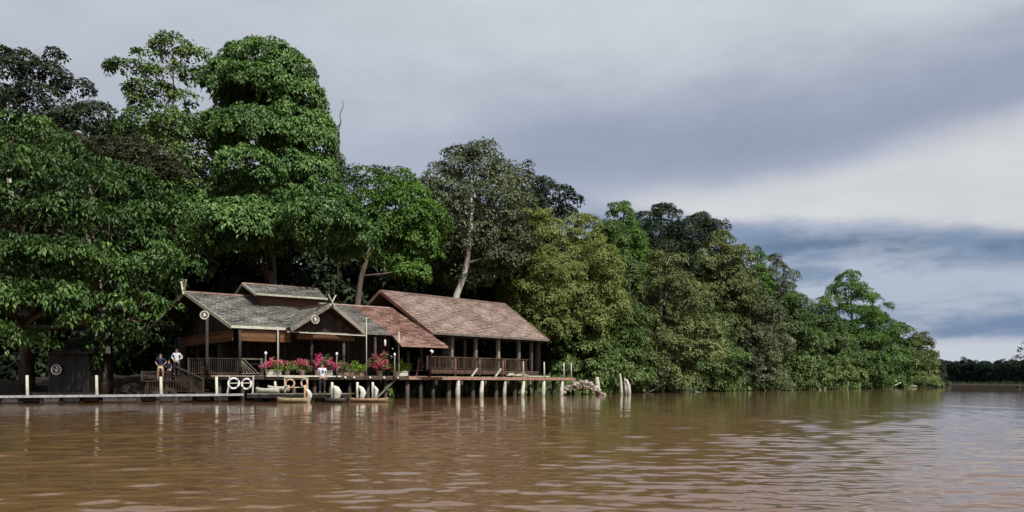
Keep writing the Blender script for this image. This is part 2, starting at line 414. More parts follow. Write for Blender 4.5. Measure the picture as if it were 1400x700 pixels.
# bright opening on the right
brt = sstep(az + n1*.15, .03, .20)*band(line((800,285), (1400,312)), line((790,275), (1400,172)), .010, .026)
col = mixc(brt*.97, col, lin(203,205,208))
# below the opening: broken blue-grey strata
low = (1-sstep(e, line((800,292), (1400,318)) - .012, line((800,292), (1400,318)) + .010))*sstep(az, .0, .12)
strat = mixc(sstep(wnoise(1, 4.2, 5.5, 7, .62, 3.3)+n2*.5, -.14, .14), lin(126,144,170), lin(170,178,194))
col = mixc(low, col, strat)
db = band(line((1040,350), (1400,352)), line((1040,322), (1400,318)), .010, .010)*sstep(az + n2*.3, .26, .36)
col = mixc(db*sstep(n2 + n3*.6, -.2, .08)*.9, col, lin(92,114,143))
d2 = band(line((1200,466), (1400,462)), line((1200,452), (1400,438)), .005, .007)*sstep(az, .44, .5)
col = mixc(d2*.85, col, lin(104,127,160))
hz = 1-sstep(el + n2*.010, ae(1330,470)[1]-.004, ae(1330,462)[1]+.003)
col = mixc(hz, col, lin(190,196,206))
tex = (n3*.20 + n2*.20 + 1.03)*(1 - sstep(el, .47, .9)*.66)
mulv = nt.nodes.new('ShaderNodeVectorMath'); mulv.operation = 'SCALE'; nt.links.new(col, mulv.inputs[0]); nt.links.new(tex.o, mulv.inputs['Scale'])
sky = nt.nodes.new('ShaderNodeTexSky'); sky.sky_type = 'NISHITA'; sky.sun_disc = False
sky.sun_elevation = math.asin(SUND.z); sky.sun_rotation = math.atan2(SUND.x, SUND.y)
bg1 = nt.nodes.new('ShaderNodeBackground'); bg1.inputs[1].default_value = .07; nt.links.new(sky.outputs[0], bg1.inputs[0])
bg2 = nt.nodes.new('ShaderNodeBackground'); bg2.inputs[1].default_value = 1.0; nt.links.new(mulv.outputs[0], bg2.inputs[0])
mx = nt.nodes.new('ShaderNodeMixShader'); mx.inputs[0].default_value = .94
nt.links.new(bg1.outputs[0], mx.inputs[1]); nt.links.new(bg2.outputs[0], mx.inputs[2])
wo = nt.nodes.new('ShaderNodeOutputWorld'); nt.links.new(mx.outputs[0], wo.inputs[0])

# ------------------------------------------------------------------ frames of the two halves of the lodge
class Frame:
    def __init__(s, X0, Y0, deg):
        s.X0, s.Y0 = X0, Y0; t = R(deg); s.a = (math.sin(t), math.cos(t)); s.p = (-math.cos(t), math.sin(t)); s.rz = math.atan2(s.a[1], s.a[0])
    def P(s, u, v, z): return Vector((s.X0+u*s.a[0]+v*s.p[0], s.Y0+u*s.a[1]+v*s.p[1], z))
    def U(s, px, v):
        r = (px-700)/F; return (r*(s.Y0+v*s.p[1]) - s.X0 - v*s.p[0])/(s.a[0]-r*s.a[1])
    def Z(s, px, py, v):
        return CAMH + (HY-py)/F*s.P(s.U(px, v), v, 0).y
    def T(s): return lambda q: s.P(q[0], q[1], q[2])
FL = Frame(-7.04, 55.3, 52); FR = Frame(-3.95, 58.7, 42)
DZ = 1.58   # deck level

# ------------------------------------------------------------------ ground, water
bank = [(-900, 60), (-300, 40), (-90, 44), (-33, 49.5)] + [tuple(at(px, D, 0)[:2]) for px, D in
        ((150,51),(250,52.5),(350,56),(480,61),(600,67),(700,71),(790,76),(835,83),(870,90),(960,106),(1060,124),(1150,154),(1205,180),(1240,212),(1272,262))]
bank += [(150, 330), (160, 430), (140, 620), (60, 900), (-500, 1500)]
farb = [(-500, 1750), (100, 1000), tuple(at(1265, 760, 0)[:2]), tuple(at(1335, 690, 0)[:2]), tuple(at(1400, 600, 0)[:2]), tuple(at(1500, 500, 0)[:2]), (420, 330), (420, 0), (400, -900)]
def sdist(P, poly, side):
    """distance to a polyline, positive on its land side"""
    best = np.full(len(P), 1e9); sgn = np.ones(len(P))
    for (a, b) in zip(poly[:-1], poly[1:]):
        a = np.array(a, float); b = np.array(b, float); d = b-a; L2 = d@d
        t = np.clip(((P-a)@d)/L2, 0, 1); q = a + t[:, None]*d; dd = np.linalg.norm(P-q, axis=1)
        s = np.sign(d[0]*(P[:, 1]-a[1]) - d[1]*(P[:, 0]-a[0]))*side
        upd = dd < best-1e-6; sgn = np.where(upd, s, sgn); best = np.where(upd, dd, best)
    return best*sgn
def axis(lo, hi, step, far_lo, far_hi):
    mid = np.arange(lo, hi, step); a = [lo]; st = step
    while a[-1] > far_lo: st *= 1.18; a.append(a[-1]-st)
    b = [mid[-1]]; st = step
    while b[-1] < far_hi: st *= 1.12; b.append(b[-1]+st)
    return np.array(a[1:][::-1] + list(mid) + b[1:])
gx = axis(-60, 175, 1.1, -2500, 3000); gy = axis(35, 300, 1.1, -1500, 3500)
GX, GY = np.meshgrid(gx, gy); P = np.stack([GX.ravel(), GY.ravel()], 1)
d1 = sdist(P, bank, 1); d2_ = sdist(P, farb, 1); d = np.maximum(d1, d2_)
def hfun(d): return np.interp(d, [-8, -1, 0, .6, 2.5, 8, 40, 200, 2000], [-2.2, -.4, -.03, .25, .75, 1.25, 2.6, 5, 12])
Zg = hfun(d) + np.where(d > -.5, 1, .0)*.12*(np.sin(P[:, 0]*1.7+P[:, 1]*.6)+np.sin(P[:, 1]*1.3-P[:, 0]*.5)+np.sin(P[:, 0]*.37))*np.clip(d, 0, 1.2)
ny, nx = len(gy), len(gx); I = np.arange(ny*nx).reshape(ny, nx)
q = np.stack([I[:-1, :-1], I[:-1, 1:], I[1:, 1:], I[1:, :-1]], -1).reshape(-1, 4)
def grid_mesh(name, V, q, mat, smooth=True):
    me = bpy.data.meshes.new(name); me.vertices.add(len(V)); me.vertices.foreach_set('co', V.astype(np.float32).ravel())
    me.loops.add(q.size); me.loops.foreach_set('vertex_index', q.astype(np.int32).ravel())
    me.polygons.add(len(q)); me.polygons.foreach_set('loop_start', np.arange(len(q), dtype=np.int32)*4); me.update(calc_edges=True)
    me.polygons.foreach_set('use_smooth', np.full(len(q), smooth)); me.materials.append(mat)
    o = bpy.data.objects.new(name, me); return link(o)
MUD = noisy('bank_soil', [(.025,.02,.013), (.05,.04,.025), (.05,.055,.022), (.10,.075,.048)], .6, .95, bump=.8, bscale=3)
tag(grid_mesh('ground', np.stack([P[:, 0], P[:, 1], Zg], 1), q, MUD), kind='structure')

# river: fine polar grid, wave trains in the mesh, small ripples as bump
ang = np.concatenate([np.linspace(-180, -47, 40)[:-1], np.linspace(-47, 47, 620), np.linspace(47, 180, 40)[1:]])
rr_ = [.6, 1.5, 2.6, 3.6]
while rr_[-1] < 3400: rr_.append(rr_[-1] + max(.03, rr_[-1]*(.0042 if rr_[-1] < 75 else .03)))
rr_ = np.array(rr_)
AA, RR = np.meshgrid(np.radians(ang), rr_); WX = np.sin(AA)*RR; WY = np.cos(AA)*RR
WZ = np.zeros_like(WX); g = np.random.default_rng(3)
step = np.maximum(.03, RR*.0042)
for i in range(90):
    lam = .14*(6.2**(i/89)); th = g.normal(0, .38) + .10; kx, ky = math.sin(th)*6.283/lam, math.cos(th)*6.283/lam
    fade = np.clip(lam/step/3.2 - 1, 0, 1)*(RR < 110)
    # wave groups: calm and ruffled patches
    env = .55 + .45*np.sin(WX*g.normal()*.35 + WY*g.normal()*.35 + g.random()*6)
    WZ += fade*env*(lam**.62)*.0024*np.sin(kx*WX + ky*WY + g.random()*6.28)
ny, nx = WX.shape; I = np.arange(ny*nx).reshape(ny, nx)
q = np.stack([I[:-1, :-1], I[1:, :-1], I[1:, 1:], I[:-1, 1:]], -1).reshape(-1, 4)
WM, nt2, b = mat_new('river_water')
def wn(scale, det, sc3, off=0):
    t = N(nt2, 'ShaderNodeTexCoord'); mp = N(nt2, 'ShaderNodeMapping'); mp.inputs['Scale'].default_value = sc3; mp.inputs['Location'].default_value = (off, 0, 0)
    nt2.links.new(t.outputs['Object'], mp.inputs[0]); n = N(nt2, 'ShaderNodeTexNoise'); n.inputs['Scale'].default_value = scale; n.inputs['Detail'].default_value = det
    nt2.links.new(mp.outputs[0], n.inputs[0]); return n.outputs[0]
nt2.links.new(ramp(nt2, wn(.05, 4, (1, 1, 1)), [(.3, (.130,.070,.034)), (.7, (.158,.088,.042))]), b.inputs['Base Color'])
b.inputs['Roughness'].default_value = .045; b.inputs['IOR'].default_value = 1.46; b.inputs['Specular IOR Level'].default_value = .5
a1 = wn(1.9, 3, (.55, 1.3, 1)); a2 = wn(6.5, 4, (.55, 1.2, 1), 7)
sm = N(nt2, 'ShaderNodeMath', operation='MULTIPLY_ADD'); nt2.links.new(a2, sm.inputs[0]); sm.inputs[1].default_value = .34; nt2.links.new(a1, sm.inputs[2])
bp = N(nt2, 'ShaderNodeBump'); bp.inputs['Strength'].default_value = 1.0; bp.inputs['Distance'].default_value = .011
ca = N(nt2, 'ShaderNodeAttribute', attribute_name='chop'); cm = N(nt2, 'ShaderNodeMath', operation='MULTIPLY'); nt2.links.new(ca.outputs['Fac'], cm.inputs[0])
pn = wn(.045, 3, (1, 1, 1), 31); pm = N(nt2, 'ShaderNodeMath', operation='MULTIPLY_ADD'); nt2.links.new(pn, pm.inputs[0]); pm.inputs[1].default_value = 2.2; pm.inputs[2].default_value = -.2; nt2.links.new(pm.outputs[0], cm.inputs[1])
nt2.links.new(cm.outputs[0], bp.inputs['Strength']); nt2.links.new(sm.outputs[0], bp.inputs['Height']); nt2.links.new(bp.outputs[0], b.inputs['Normal'])
rv = tag(grid_mesh('river', np.stack([WX.ravel(), WY.ravel(), WZ.ravel()], 1), q, WM), kind='structure')
ch = rv.data.attributes.new('chop', 'FLOAT', 'POINT'); ch.data.foreach_set('value', np.interp(RR.ravel(), [0, 12, 45, 130], [1.0, 1.2, .95, .25]).astype(np.float32))
#@@SCENE
# ------------------------------------------------------------------ roofs
def shingles(mb, E0, E1, R0, R1, w=.26, row=.27, th=.022, seed=0, jag=.0):
    """courses of overlapping shingles on the quad eave E0-E1, ridge R0-R1"""
    g = random.Random(seed); E0, E1, R0, R1 = map(Vector, (E0, E1, R0, R1))
    n = ((E1-E0).cross(R0-E0)).normalized()
    if n.z < 0: n = -n
    sl = ((R0+R1)/2-(E0+E1)/2).length; nr = max(1, int(round(sl/row)))
    for j in range(nr):
        a = E0.lerp(R0, j/nr); b = E1.lerp(R1, j/nr); a2 = E0.lerp(R0, min(1, (j+1.25)/nr)); b2 = E1.lerp(R1, min(1, (j+1.25)/nr))
        L_ = (b-a).length; nc = max(1, int(L_/w)); off = (j % 2)*.5
        for i in range(-1, nc):
            s0 = max(0, (i+off)/nc); s1 = min(1, (i+1+off)/nc)
            if s1-s0 < .1/nc: continue
            gap = .04/nc
            s0 += gap; s1 -= gap
            dn = g.uniform(-.05, .03); wv = a.lerp(b, s0); lift = g.uniform(.0, .016) + .03 + .03*math.sin(wv.x*1.3+wv.z*1.9+seed)+.02*math.sin(wv.x*3.1-wv.z*4)
            up = (a2-a).normalized()
            p0 = a.lerp(b, s0)+up*dn; p1 = a.lerp(b, s1)+up*(dn+g.uniform(-.012, .012)); p2 = a2.lerp(b2, s1); p3 = a2.lerp(b2, s0)
            hb = .035+lift; ht = lift-.012 if lift > .03 else .006
            vs = [p0+n*(hb-th), p1+n*(hb-th), p1+n*hb, p0+n*hb, p2+n*ht, p3+n*ht]
            mb.add(vs, [(0, 1, 2, 3), (3, 2, 4, 5), (1, 4, 2), (0, 3, 5)], None, g.random())
def slab(mb, pts, th=.09):
    """closed plate under a polygon"""
    pts = [Vector(p) for p in pts]; n = ((pts[1]-pts[0]).cross(pts[2]-pts[0])).normalized()
    if n.z < 0: n = -n
    k = len(pts); vs = pts + [p-n*th for p in pts]
    mb.add(vs, [tuple(range(k)), tuple(range(2*k-1, k-1, -1))] + [(i, (i+1) % k, k+(i+1) % k, k+i) for i in range(k)])
def roof(parent, quads, tmat, smat, name='roof', seed=1, edge=None, ridge=None):
    m = MB(); 
    for i, (a, b, c, d) in enumerate(quads): shingles(m, a, b, c, d, seed=seed*10+i)
    r = m.build(name, tmat, parent)
    m = MB()
    for a, b, c, d in quads: slab(m, [a, b, d, c])
    m.build('roof_boards', smat, r)
    return r
def railing(parent, P0, P1, h=.95, mat=WOODD, slat=.13, name='railing', thick=.045, posts=2.0, diag=False):
    P0, P1 = Vector(P0), Vector(P1); L_ = (P1-P0).length; m = MB(); upv = Vector((0, 0, 1))
    m.beam(P0+upv*h, P1+upv*h, .09, .06); m.beam(P0+upv*.1, P1+upv*.1, .06, .06)
    n = int(L_/slat)
    for i in range(1, n):
        q = P0.lerp(P1, i/n)
        if diag:
            q2 = P0.lerp(P1, max(0, min(1, (i-4)/n))); m.beam(q2+upv*(h-.03), q+upv*.12, .05, .03)
        else: m.beam(q+upv*.1, q+upv*(h-.03), thick, .03)
    npst = max(1, int(round(L_/posts)))
    for i in range(npst+1):
        q = P0.lerp(P1, i/npst); m.beam(q, q+upv*(h+.06), .1, .1)
    return m.build(name, mat, parent)
def finial(parent, c, sdir, h, w, mat=PALEP):
    """crossed horns over a gable apex"""
    m = MB(); c = Vector(c); s = Vector(sdir).normalized(); n = s.cross(Vector((0,0,1)))
    m.beam(c - s*.12 - Vector((0,0,.15)) - n*.03, c + s*w + Vector((0,0,h)) - n*.03, .05, .13, up=n)
    m.beam(c + s*.12 - Vector((0,0,.15)) + n*.03, c - s*w + Vector((0,0,h*1.02)) + n*.03, .05, .13, up=n)
    return m.build('finial', mat, parent)

lodge = thing('riverside_lodge', 'dark timber lodge with mossy grey shingled roofs, a clerestory and crossed gable finials', 'lodge', FL.P(-8, 4, DZ))
lodge_inv = Matrix.Translation(-lodge.location)
_kids = []
class Rel:
    """parts are built in world metres and then moved under their thing"""
def settle(t):
    """parts were built in world coordinates: shift their meshes so the thing's origin is their own"""
    off = t.matrix_basis.inverted() if True else None
    def rec(o, inv):
        for ch in [c for c in COL.objects if c.parent == o]:
            if ch.type == 'MESH' and not ch.get('_done'):
                ch.data.transform(inv); ch['_done'] = 1
            rec(ch, inv)
    rec(t, off)
TL = FL.T()
ve = 1.0; vr = ve+6.0; vb = vr+6.0
u1 = FL.U(316, ve); u2 = FL.U(400, ve); ze = FL.Z(316, 446.5, ve)
ur = FL.U(253, vr); zr = FL.Z(253, 400, vr)
uC = FL.U(452, -.1)
uend = FL.U(611, -.9)
print('A', u1, u2, ze, ur, zr, uC, uend)
slope = (zr-ze)/(vr-ve); uback = FL.U(196, vb)
# main roof A, running back under the cross gable
rA = roof(lodge, [(FL.P(u1, ve, ze), FL.P(u2+.6, ve, ze), FL.P(ur, vr, zr), FL.P(u2+3.5, vr, zr)),
                  (FL.P(u2+3.5, vb, ze), FL.P(uback, vb, ze), FL.P(u2+3.5, vr, zr), FL.P(ur, vr, zr))], TILEG, WOODD, seed=1)
m = MB(); m.beam(FL.P(u1-.02, ve-.06, ze+.0), FL.P(u2+.05, ve-.06, ze), .05, .16); m.build('eave_board', PALEP, rA)
m = MB(); m.beam(FL.P(u1-.05, ve-.1, ze-.03), FL.P(ur-.05, vr, zr-.03), .05, .22); m.build('barge_board', PALEP, rA); m = MB(); m.beam(FL.P(uback-.05, vb, ze-.03), FL.P(ur-.05, vr, zr-.03), .05, .22); m.build('barge_board', PALEP, rA)
m = MB(); m.beam(FL.P(ur, vr, zr+.06), FL.P(u2+3.5, vr, zr+.06), .22, .10); m.build('ridge_cap', PINKEDGE, rA)
finial(lodge, FL.P(ur-.1, vr, zr+.02), FL.P(0, 1, 0)-FL.P(0, 0, 0), .75, .45)
# clerestory roof
wc = 2.3; uc0 = FL.U(332, vr); zc = FL.Z(332, 388, vr); ucr = FL.U(435, vr)
uce = FL.U(350, vr-wc); zce = FL.Z(350, 402, vr-wc); uc1 = FL.U(447, vr-wc)
print('C', uc0, zc, ucr, uce, zce, uc1)
rc = roof(lodge, [(FL.P(uce, vr-wc, zce), FL.P(uc1, vr-wc, zce), FL.P(uc0, vr, zc), FL.P(ucr, vr, zc)),
                  (FL.P(uc1, vr+wc, zce), FL.P(uce, vr+wc, zce), FL.P(ucr, vr, zc), FL.P(uc0, vr, zc)),
                  (FL.P(uc1, vr-wc, zce), FL.P(uc1, vr+wc, zce), FL.P(ucr, vr-.02, zc), FL.P(ucr, vr+.02, zc))], TILEG, WOODD, name='clerestory_roof', seed=2)
m = MB(); m.beam(FL.P(uce, vr-wc-.05, zce), FL.P(uc1, vr-wc-.05, zce), .05, .13); m.beam(FL.P(uc1+.05, vr-wc, zce), FL.P(uc1+.05, vr+wc, zce), .05, .13); m.build('eave_board', PALEP, rc)
m = MB(); m.beam(FL.P(uce-.05, vr-wc, zce-.02), FL.P(uc0-.05, vr, zc-.02), .05, .18); m.beam(FL.P(uce-.05, vr+wc, zce-.02), FL.P(uc0-.05, vr, zc-.02), .05, .18); m.build('barge_board', PALEP, rc)
m = MB(); m.beam(FL.P(uc0, vr, zc+.05), FL.P(ucr, vr, zc+.05), .2, .09); m.build('ridge_cap', PINKEDGE, rc)
m = MB(TL)
zb = ze + slope*(6-wc+.5) - .05
m.box(((uce+.5+uc1-.5)/2, vr, (zb+zce)/2), (uc1-uce-1.0, 2*(wc-.5), zce-zb+.5))
m.build('clerestory_wall', noisy('clerestory_boards', [(.05,.02,.016), (.10,.045,.035), (.14,.08,.06)], 3, .8, stretch=(1,1,4)), lodge)
# cross gable
vg = .0; zgl = FL.Z(402, 449, vg); ug0 = FL.U(400, vg); ug1 = FL.U(497, vg); uga = FL.U(450, vg-.3); zga = FL.Z(450, 416, vg-.3)
uga = (ug0+ug1)/2 if abs((ug0+ug1)/2-uga) < .4 else uga
print('G', ug0, ug1, uga, zgl, zga)
vgb = vr-.2
rg = roof(lodge, [(FL.P(ug0, vgb, zgl), FL.P(ug0, vg, zgl), FL.P(uga, vgb, zga), FL.P(uga, vg-.3, zga)),
                  (FL.P(ug1, vg, zgl), FL.P(ug1, 3.0, zgl), FL.P(uga, vg-.3, zga), FL.P(uga, vgb, zga))], TILEG, WOODD, name='cross_gable_roof', seed=3)
m = MB(); m.beam(FL.P(ug0-.12, vg-.03, zgl-.1), FL.P(uga, vg-.36, zga), .06, .26); m.beam(FL.P(ug1+.12, vg-.03, zgl-.1), FL.P(uga, vg-.36, zga), .06, .26); m.build('barge_board', WOODG, rg)
m = MB(); m.beam(FL.P(uga, vg-.3, zga+.06), FL.P(uga, vgb, zga+.06), .2, .09); m.build('ridge_cap', PINKEDGE, rg)
finial(lodge, FL.P(uga, vg-.42, zga+.05), FL.P(1, 0, 0)-FL.P(0, 0, 0), .56, .28)
# triangle infill of both gables
m = MB(TL); slabv = vg+.55
for k in range(26):
    s0 = k/26; s1 = (k+1)/26-.003; f = lambda s: zgl + (zga-zgl)*(1-abs(2*s-1)) - .16
    a, b = ug0+.2+(ug1-ug0-.4)*s0, ug0+.2+(ug1-ug0-.4)*s1
    m.add([(a, slabv, zgl-.12), (b, slabv, zgl-.12), (b, slabv, f(s1)), (a, slabv, f(s0)), (a, slabv+.05, zgl-.12), (b, slabv+.05, zgl-.12), (b, slabv+.05, f(s1)), (a, slabv+.05, f(s0))],
          [(0,1,2,3), (7,6,5,4), (0,4,5,1), (3,2,6,7), (0,3,7,4), (1,5,6,2)])
m.build('gable_boards', WOODD, lodge)
m = MB(TL); m.box(((ug0+ug1)/2, vg+.30, zgl-.20), (ug1-ug0+.5, .10, .10)); m.build('tie_beam', WOODG, lodge)
m = MB(TL); m.box(((ug0+ug1)/2+.1, vg+.62, zgl-.45), (ug1-ug0-.9, .06, .34)); m.build('fascia_panel', WOODO, lodge)
# left gable infill + orange panel
um = u1+.45; m = MB(TL)
for k in range(34):
    s0 = k/34; s1 = (k+1)/34-.003; f = lambda s: ze + (zr-ze)*(1-abs(2*s-1)) - .18
    V0 = ve+.25+(11.5)*s0; V1 = ve+.25+11.5*s1; zz = ze-.12
    m.add([(um, V0, zz), (um, V1, zz), (um, V1, f(s1)), (um, V0, f(s0)), (um+.05, V0, zz), (um+.05, V1, zz), (um+.05, V1, f(s1)), (um+.05, V0, f(s0))],
          [(0,1,2,3), (7,6,5,4), (0,4,5,1), (3,2,6,7), (0,3,7,4), (1,5,6,2)])
m.build('gable_boards', WOODD, lodge)
m = MB(TL)
for k in range(3): m.box((um-.25, ve+.3+5.4, ze-.72+.235*k), (.05, 10.8, .225))
m.build('gable_panel', WOODO, lodge)
m = MB(TL)
for k in range(3): m.box((um+.1+1.6, ve+.12, ze-.72+.235*k), (3.3, .05, .225))
m.build('fascia_panel', WOODO, lodge)
# roof D (mossy grey turning red) and its long red skirt
uD0 = uga+.1; vD = vr-.2; zD = FL.Z(456, 417, vD); zDe = FL.Z(505, 456, ve); uDj = FL.U(534, ve); slD = (zD-zDe)/(vD-ve)
uE = uend; vE = -1.0; zE = zDe - slD*(ve-vE)*1.05
uDm = FL.U(470, ve)
print('D', zD, zDe, slD, zE)
rd = roof(lodge, [(FL.P(uDm, ve, zDe), FL.P(uDj, ve, zDe), FL.P(uD0, vD, zD), FL.P(uDj, vD, zD))], TILEG, WOODD, name='middle_roof', seed=4)
m = MB(); m.beam(FL.P(uD0, vD, zD+.06), FL.P(uE-.2, vD, zD+.06), .2, .09); m.build('ridge_cap', PINKEDGE, rd)
m = MB(); m.beam(FL.P(ug1+.3, ve-.05, zDe), FL.P(uDj, ve-.05, zDe), .05, .13); m.build('eave_board', WOODG, rd)
uEj = FL.U(548, vE)
re_ = roof(lodge, [(FL.P(uDj+.01, ve, zDe), FL.P(uE, ve, zDe), FL.P(uDj+.01, vD, zD), FL.P(uE, vD, zD)),
                  (FL.P(uEj, vE, zE), FL.P(uE, vE, zE), FL.P(uDj+.01, ve, zDe), FL.P(uE, ve, zDe)),
                  (FL.P(uE, vD+6, zDe), FL.P(uD0, vD+6, zDe), FL.P(uE, vD, zD), FL.P(uD0, vD, zD))], TILED, WOODD, name='skirt_roof', seed=5)
m = MB(); m.beam(FL.P(uEj, vE-.05, zE), FL.P(uE, vE-.05, zE), .05, .12); m.build('eave_board', WOODR, re_)
# floor, posts, back walls, railings
m = MB(TL)
for k in range(44):
    v = .12+k*.28; m.box(((u1+uE)/2-.3, v, DZ-.05), (uE-u1+1.6, .26, .06))
m.build('floor', DECKW, lodge)
m = MB(TL)
for k in range(70):
    u = u1+1.5+(uE-u1-1.5)*k/70; m.box((u, vr+.5, (DZ+zDe+1.2)/2), ((uE-u1)/70-.01, .06, zDe+1.2-DZ))
m.build('back_wall', WOODD, lodge)
for (px, v, zt, mm) in [(283, 1.35, 5.0, WOODD), (328, .55, 4.3, WOODD), (380.5, .9, 4.3, WOODD), (426, .75, 4.0, WOODD), (470, .7, 4.0, WOODD), (513, .9, 4.2, WOODD), (558, .3, 3.3, WOODD), (588, -.2, 3.3, WOODD)]:
    u = FL.U(px, v); m = MB(); m.tube([FL.P(u, v, DZ-.05), FL.P(u, v, DZ+1.2), FL.P(u, v, zt)], [.10, .095, .09], 8, wob=.06)
    m.build('post', mm, lodge, smooth=True)
for (du, v) in [(.6, 5), (.6, 9.5), (5, 5), (9, 5), (13, 5)]:
    m = MB(TL); m.box((u1+du, v, (DZ+4.5)/2), (.2, .2, 4.5-DZ)); m.build('post', WOODD, lodge)
ra, rb, rc_ = FL.U(258, 1.4), FL.U(326, .5), FL.U(352, .5)
railing(lodge, FL.P(FL.U(286, 1.3), 1.3, DZ), FL.P(rb, .6, DZ), .98, WOODD, .12)
railing(lodge, FL.P(rb+.15, .6, DZ), FL.P(rc_+.3, .6, DZ), .98, WOODG, .2, diag=True)
railing(lodge, FL.P(FL.U(258, 2.6), 2.6, DZ), FL.P(FL.U(283, 1.4), 1.4, DZ), .98, WOODD, .14)
# round medallions at the gables
for (px, py, v, rad) in [(279.5, 431, ve-.35, .27), (431, 437, vg-.25, .30)]:
    u = FL.U(px, v); z = FL.Z(px, py, v); A_ = Vector((.95, .3, 0)).normalized() if v > .3 else FL.P(1,0,0)-FL.P(0,0,0); c = FL.P(u, v, z); B_ = Vector((0, 0, 1)); fn = A_.cross(B_)
    if fn.y > 0: fn = -fn
    m = MB(); m.torus(c, A_, B_, rad*.84, rad*.14, 24, 8); r_ = m.build('medallion', PALEP, lodge, smooth=True)
    m = MB(); m.tube([c-fn*.0, c-fn*-.0-fn*.02], [rad*.8, rad*.8], 24); m.build('backing_disc', WOODG, r_)
    m = MB(); k = c+fn*.03
    m.blob(k+B_*rad*.38, (rad*.16,)*3); m.tube([k+B_*rad*.28, k-B_*rad*.1, k-B_*rad*.5], [rad*.1, rad*.17, rad*.12], 8)
    m.tube([k+B_*rad*.2, k+A_*rad*.32+B_*rad*.05, k+A_*rad*.2-B_*rad*.3], [rad*.06]*3, 6); m.tube([k+B_*rad*.2, k-A_*rad*.32+B_*rad*.25], [rad*.06]*2, 6)
    m.build('figure', WHITE, r_, smooth=True)
m = MB(); m.beam(FL.P(FL.U(409, -.35), -.35, FL.Z(409, 454.5, -.35)), FL.P(FL.U(501, -.35), -.35, FL.Z(501, 459, -.35)), .05, .06); m.build('awning_rail', PALEP, lodge)
# tables and benches in the dim interior
for px_, v_ in ((345, 3.0), (405, 3.2), (470, 3.0), (530, 3.4)):
    u = FL.U(px_, v_); m = MB(TL); m.box((u, v_, DZ+.72), (1.5, .8, .05)); m.box((u-.6, v_, DZ+.35), (.07, .6, .7)); m.box((u+.6, v_, DZ+.35), (.07, .6, .7)); tt_ = m.build('table', WOODG); tt_.location = (0, 0, 0)
    o0 = FL.P(u, v_, DZ); tt_.data.transform(Matrix.Translation(-o0)); tt_.location = o0
    tag(tt_, {345: 'dark plank table behind the slatted railing left of the pink bougainvillea box', 405: 'dark plank table inside the lodge under the right end of the main roof eave', 470: 'dark plank table inside the lodge behind the brown clay planter', 530: 'dark plank table inside the lodge right of the tall rose coloured bush'}[px_], 'table', 'plank tables inside the lodge')

settle(lodge)

RAILB = noisy('railing_brown', [(.045,.028,.02), (.10,.06,.045), (.17,.11,.085)], 3, .8)
# ------------------------------------------------------------------ right hand pavilion
pav = thing('open_pavilion', 'open sided timber pavilion on stilts under a big faded pink shingle roof', 'pavilion', FR.P(4, 5, DZ)); 
vB = 2.4; ub0 = FR.U(590, vB); ub1 = FR.U(750, vB); zB = FR.Z(590, 455, vB); wB = 6.0
ubr = FR.U(520, vB+wB); zBr = FR.Z(520, 398, vB+wB); ubr1 = FR.U(690, vB+wB)
print('B', ub0, ub1, zB, ubr, zBr, ubr1)
rb_ = roof(pav, [(FR.P(ub0, vB, zB), FR.P(ub1, vB, zB), FR.P(ubr, vB+wB, zBr), FR.P(ubr1, vB+wB, zBr)),
                 (FR.P(ub1, vB+2*wB, zB), FR.P(ub0, vB+2*wB, zB), FR.P(ubr1, vB+wB, zBr), FR.P(ubr, vB+wB, zBr))], TILER, WOODD, seed=8)
m = MB(); m.beam(FR.P(ub0, vB-.05, zB-.02), FR.P(ub1, vB-.05, zB-.02), .05, .16); m.build('eave_board', WOODG, rb_)
for uu, ru in ((ub0-.05, ubr-.05), (ub1+.05, ubr1+.05)):
    for v_ in (vB, vB+2*wB): m = MB(); m.beam(FR.P(uu, v_, zB-.04), FR.P(ru, vB+wB, zBr-.04), .06, .24); m.build('barge_board', WOODR, rb_)
m = MB(); m.beam(FR.P(ubr, vB+wB, zBr+.06), FR.P(ubr1, vB+wB, zBr+.06), .22, .1); m.build('ridge_cap', TILER, rb_)
m = MB()
for k in range(12):
    v = vB+.4+k*.48; zz = zB+(zBr-zB)*(v-vB)/wB-.16
    m.beam(FR.P(ub0+.1-(ub0-ubr)*(v-vB)/wB, v, zz), FR.P(ub0+2.2, v, zz), .06, .08)
m.build('rafter', WOODG, rb_)
zF = 2.12
TR = FR.T(); m = MB(TR)
for k in range(40): m.box(((ub0+ub1)/2-.3, vB+.5+k*.26, zF-.05), (ub1-ub0-1.2, .245, .06))
m.box(((ub0+ub1)/2-.3, vB+.42, zF-.2), (ub1-ub0-1.2, .08, .22))
m.build('floor', RAILB, pav)
m = MB(TR); m.box(((ub0+ub1)/2-.3, vB+.75, zB-.12), (ub1-ub0-1.6, .14, .2)); m.build('tie_beam', WOODD, pav)
for px in (617, 650, 681, 709, 726):
    v = vB+.75; u = FR.U(px, v); m = MB(TR); m.box((u, v, (zF+zB)/2-.1), (.24, .24, zB-zF)); m.build('post', WOODG if px < 726 else WOODD, pav)
for px in (617, 650, 681, 709):
    u = FR.U(px, vB+.75); m = MB(TR); m.box((u+.2, vB+7.5, (zF+zB)/2), (.22, .22, zB-zF+.3)); m.build('post', WOODG, pav)
railing(pav, FR.P(FR.U(584, vB+.55), vB+.55, zF), FR.P(FR.U(722, vB+.55), vB+.55, zF), .98, RAILB, .14, posts=2.6)
railing(pav, FR.P(FR.U(722, vB+.55), vB+.55, zF), FR.P(FR.U(722, vB+.55), vB+8, zF), .98, WOODD, .16)
railing(pav, FR.P(FR.U(600, vB+7.6), vB+7.6, zF), FR.P(FR.U(722, vB+.55), vB+7.6, zF), .98, WOODD, .16)
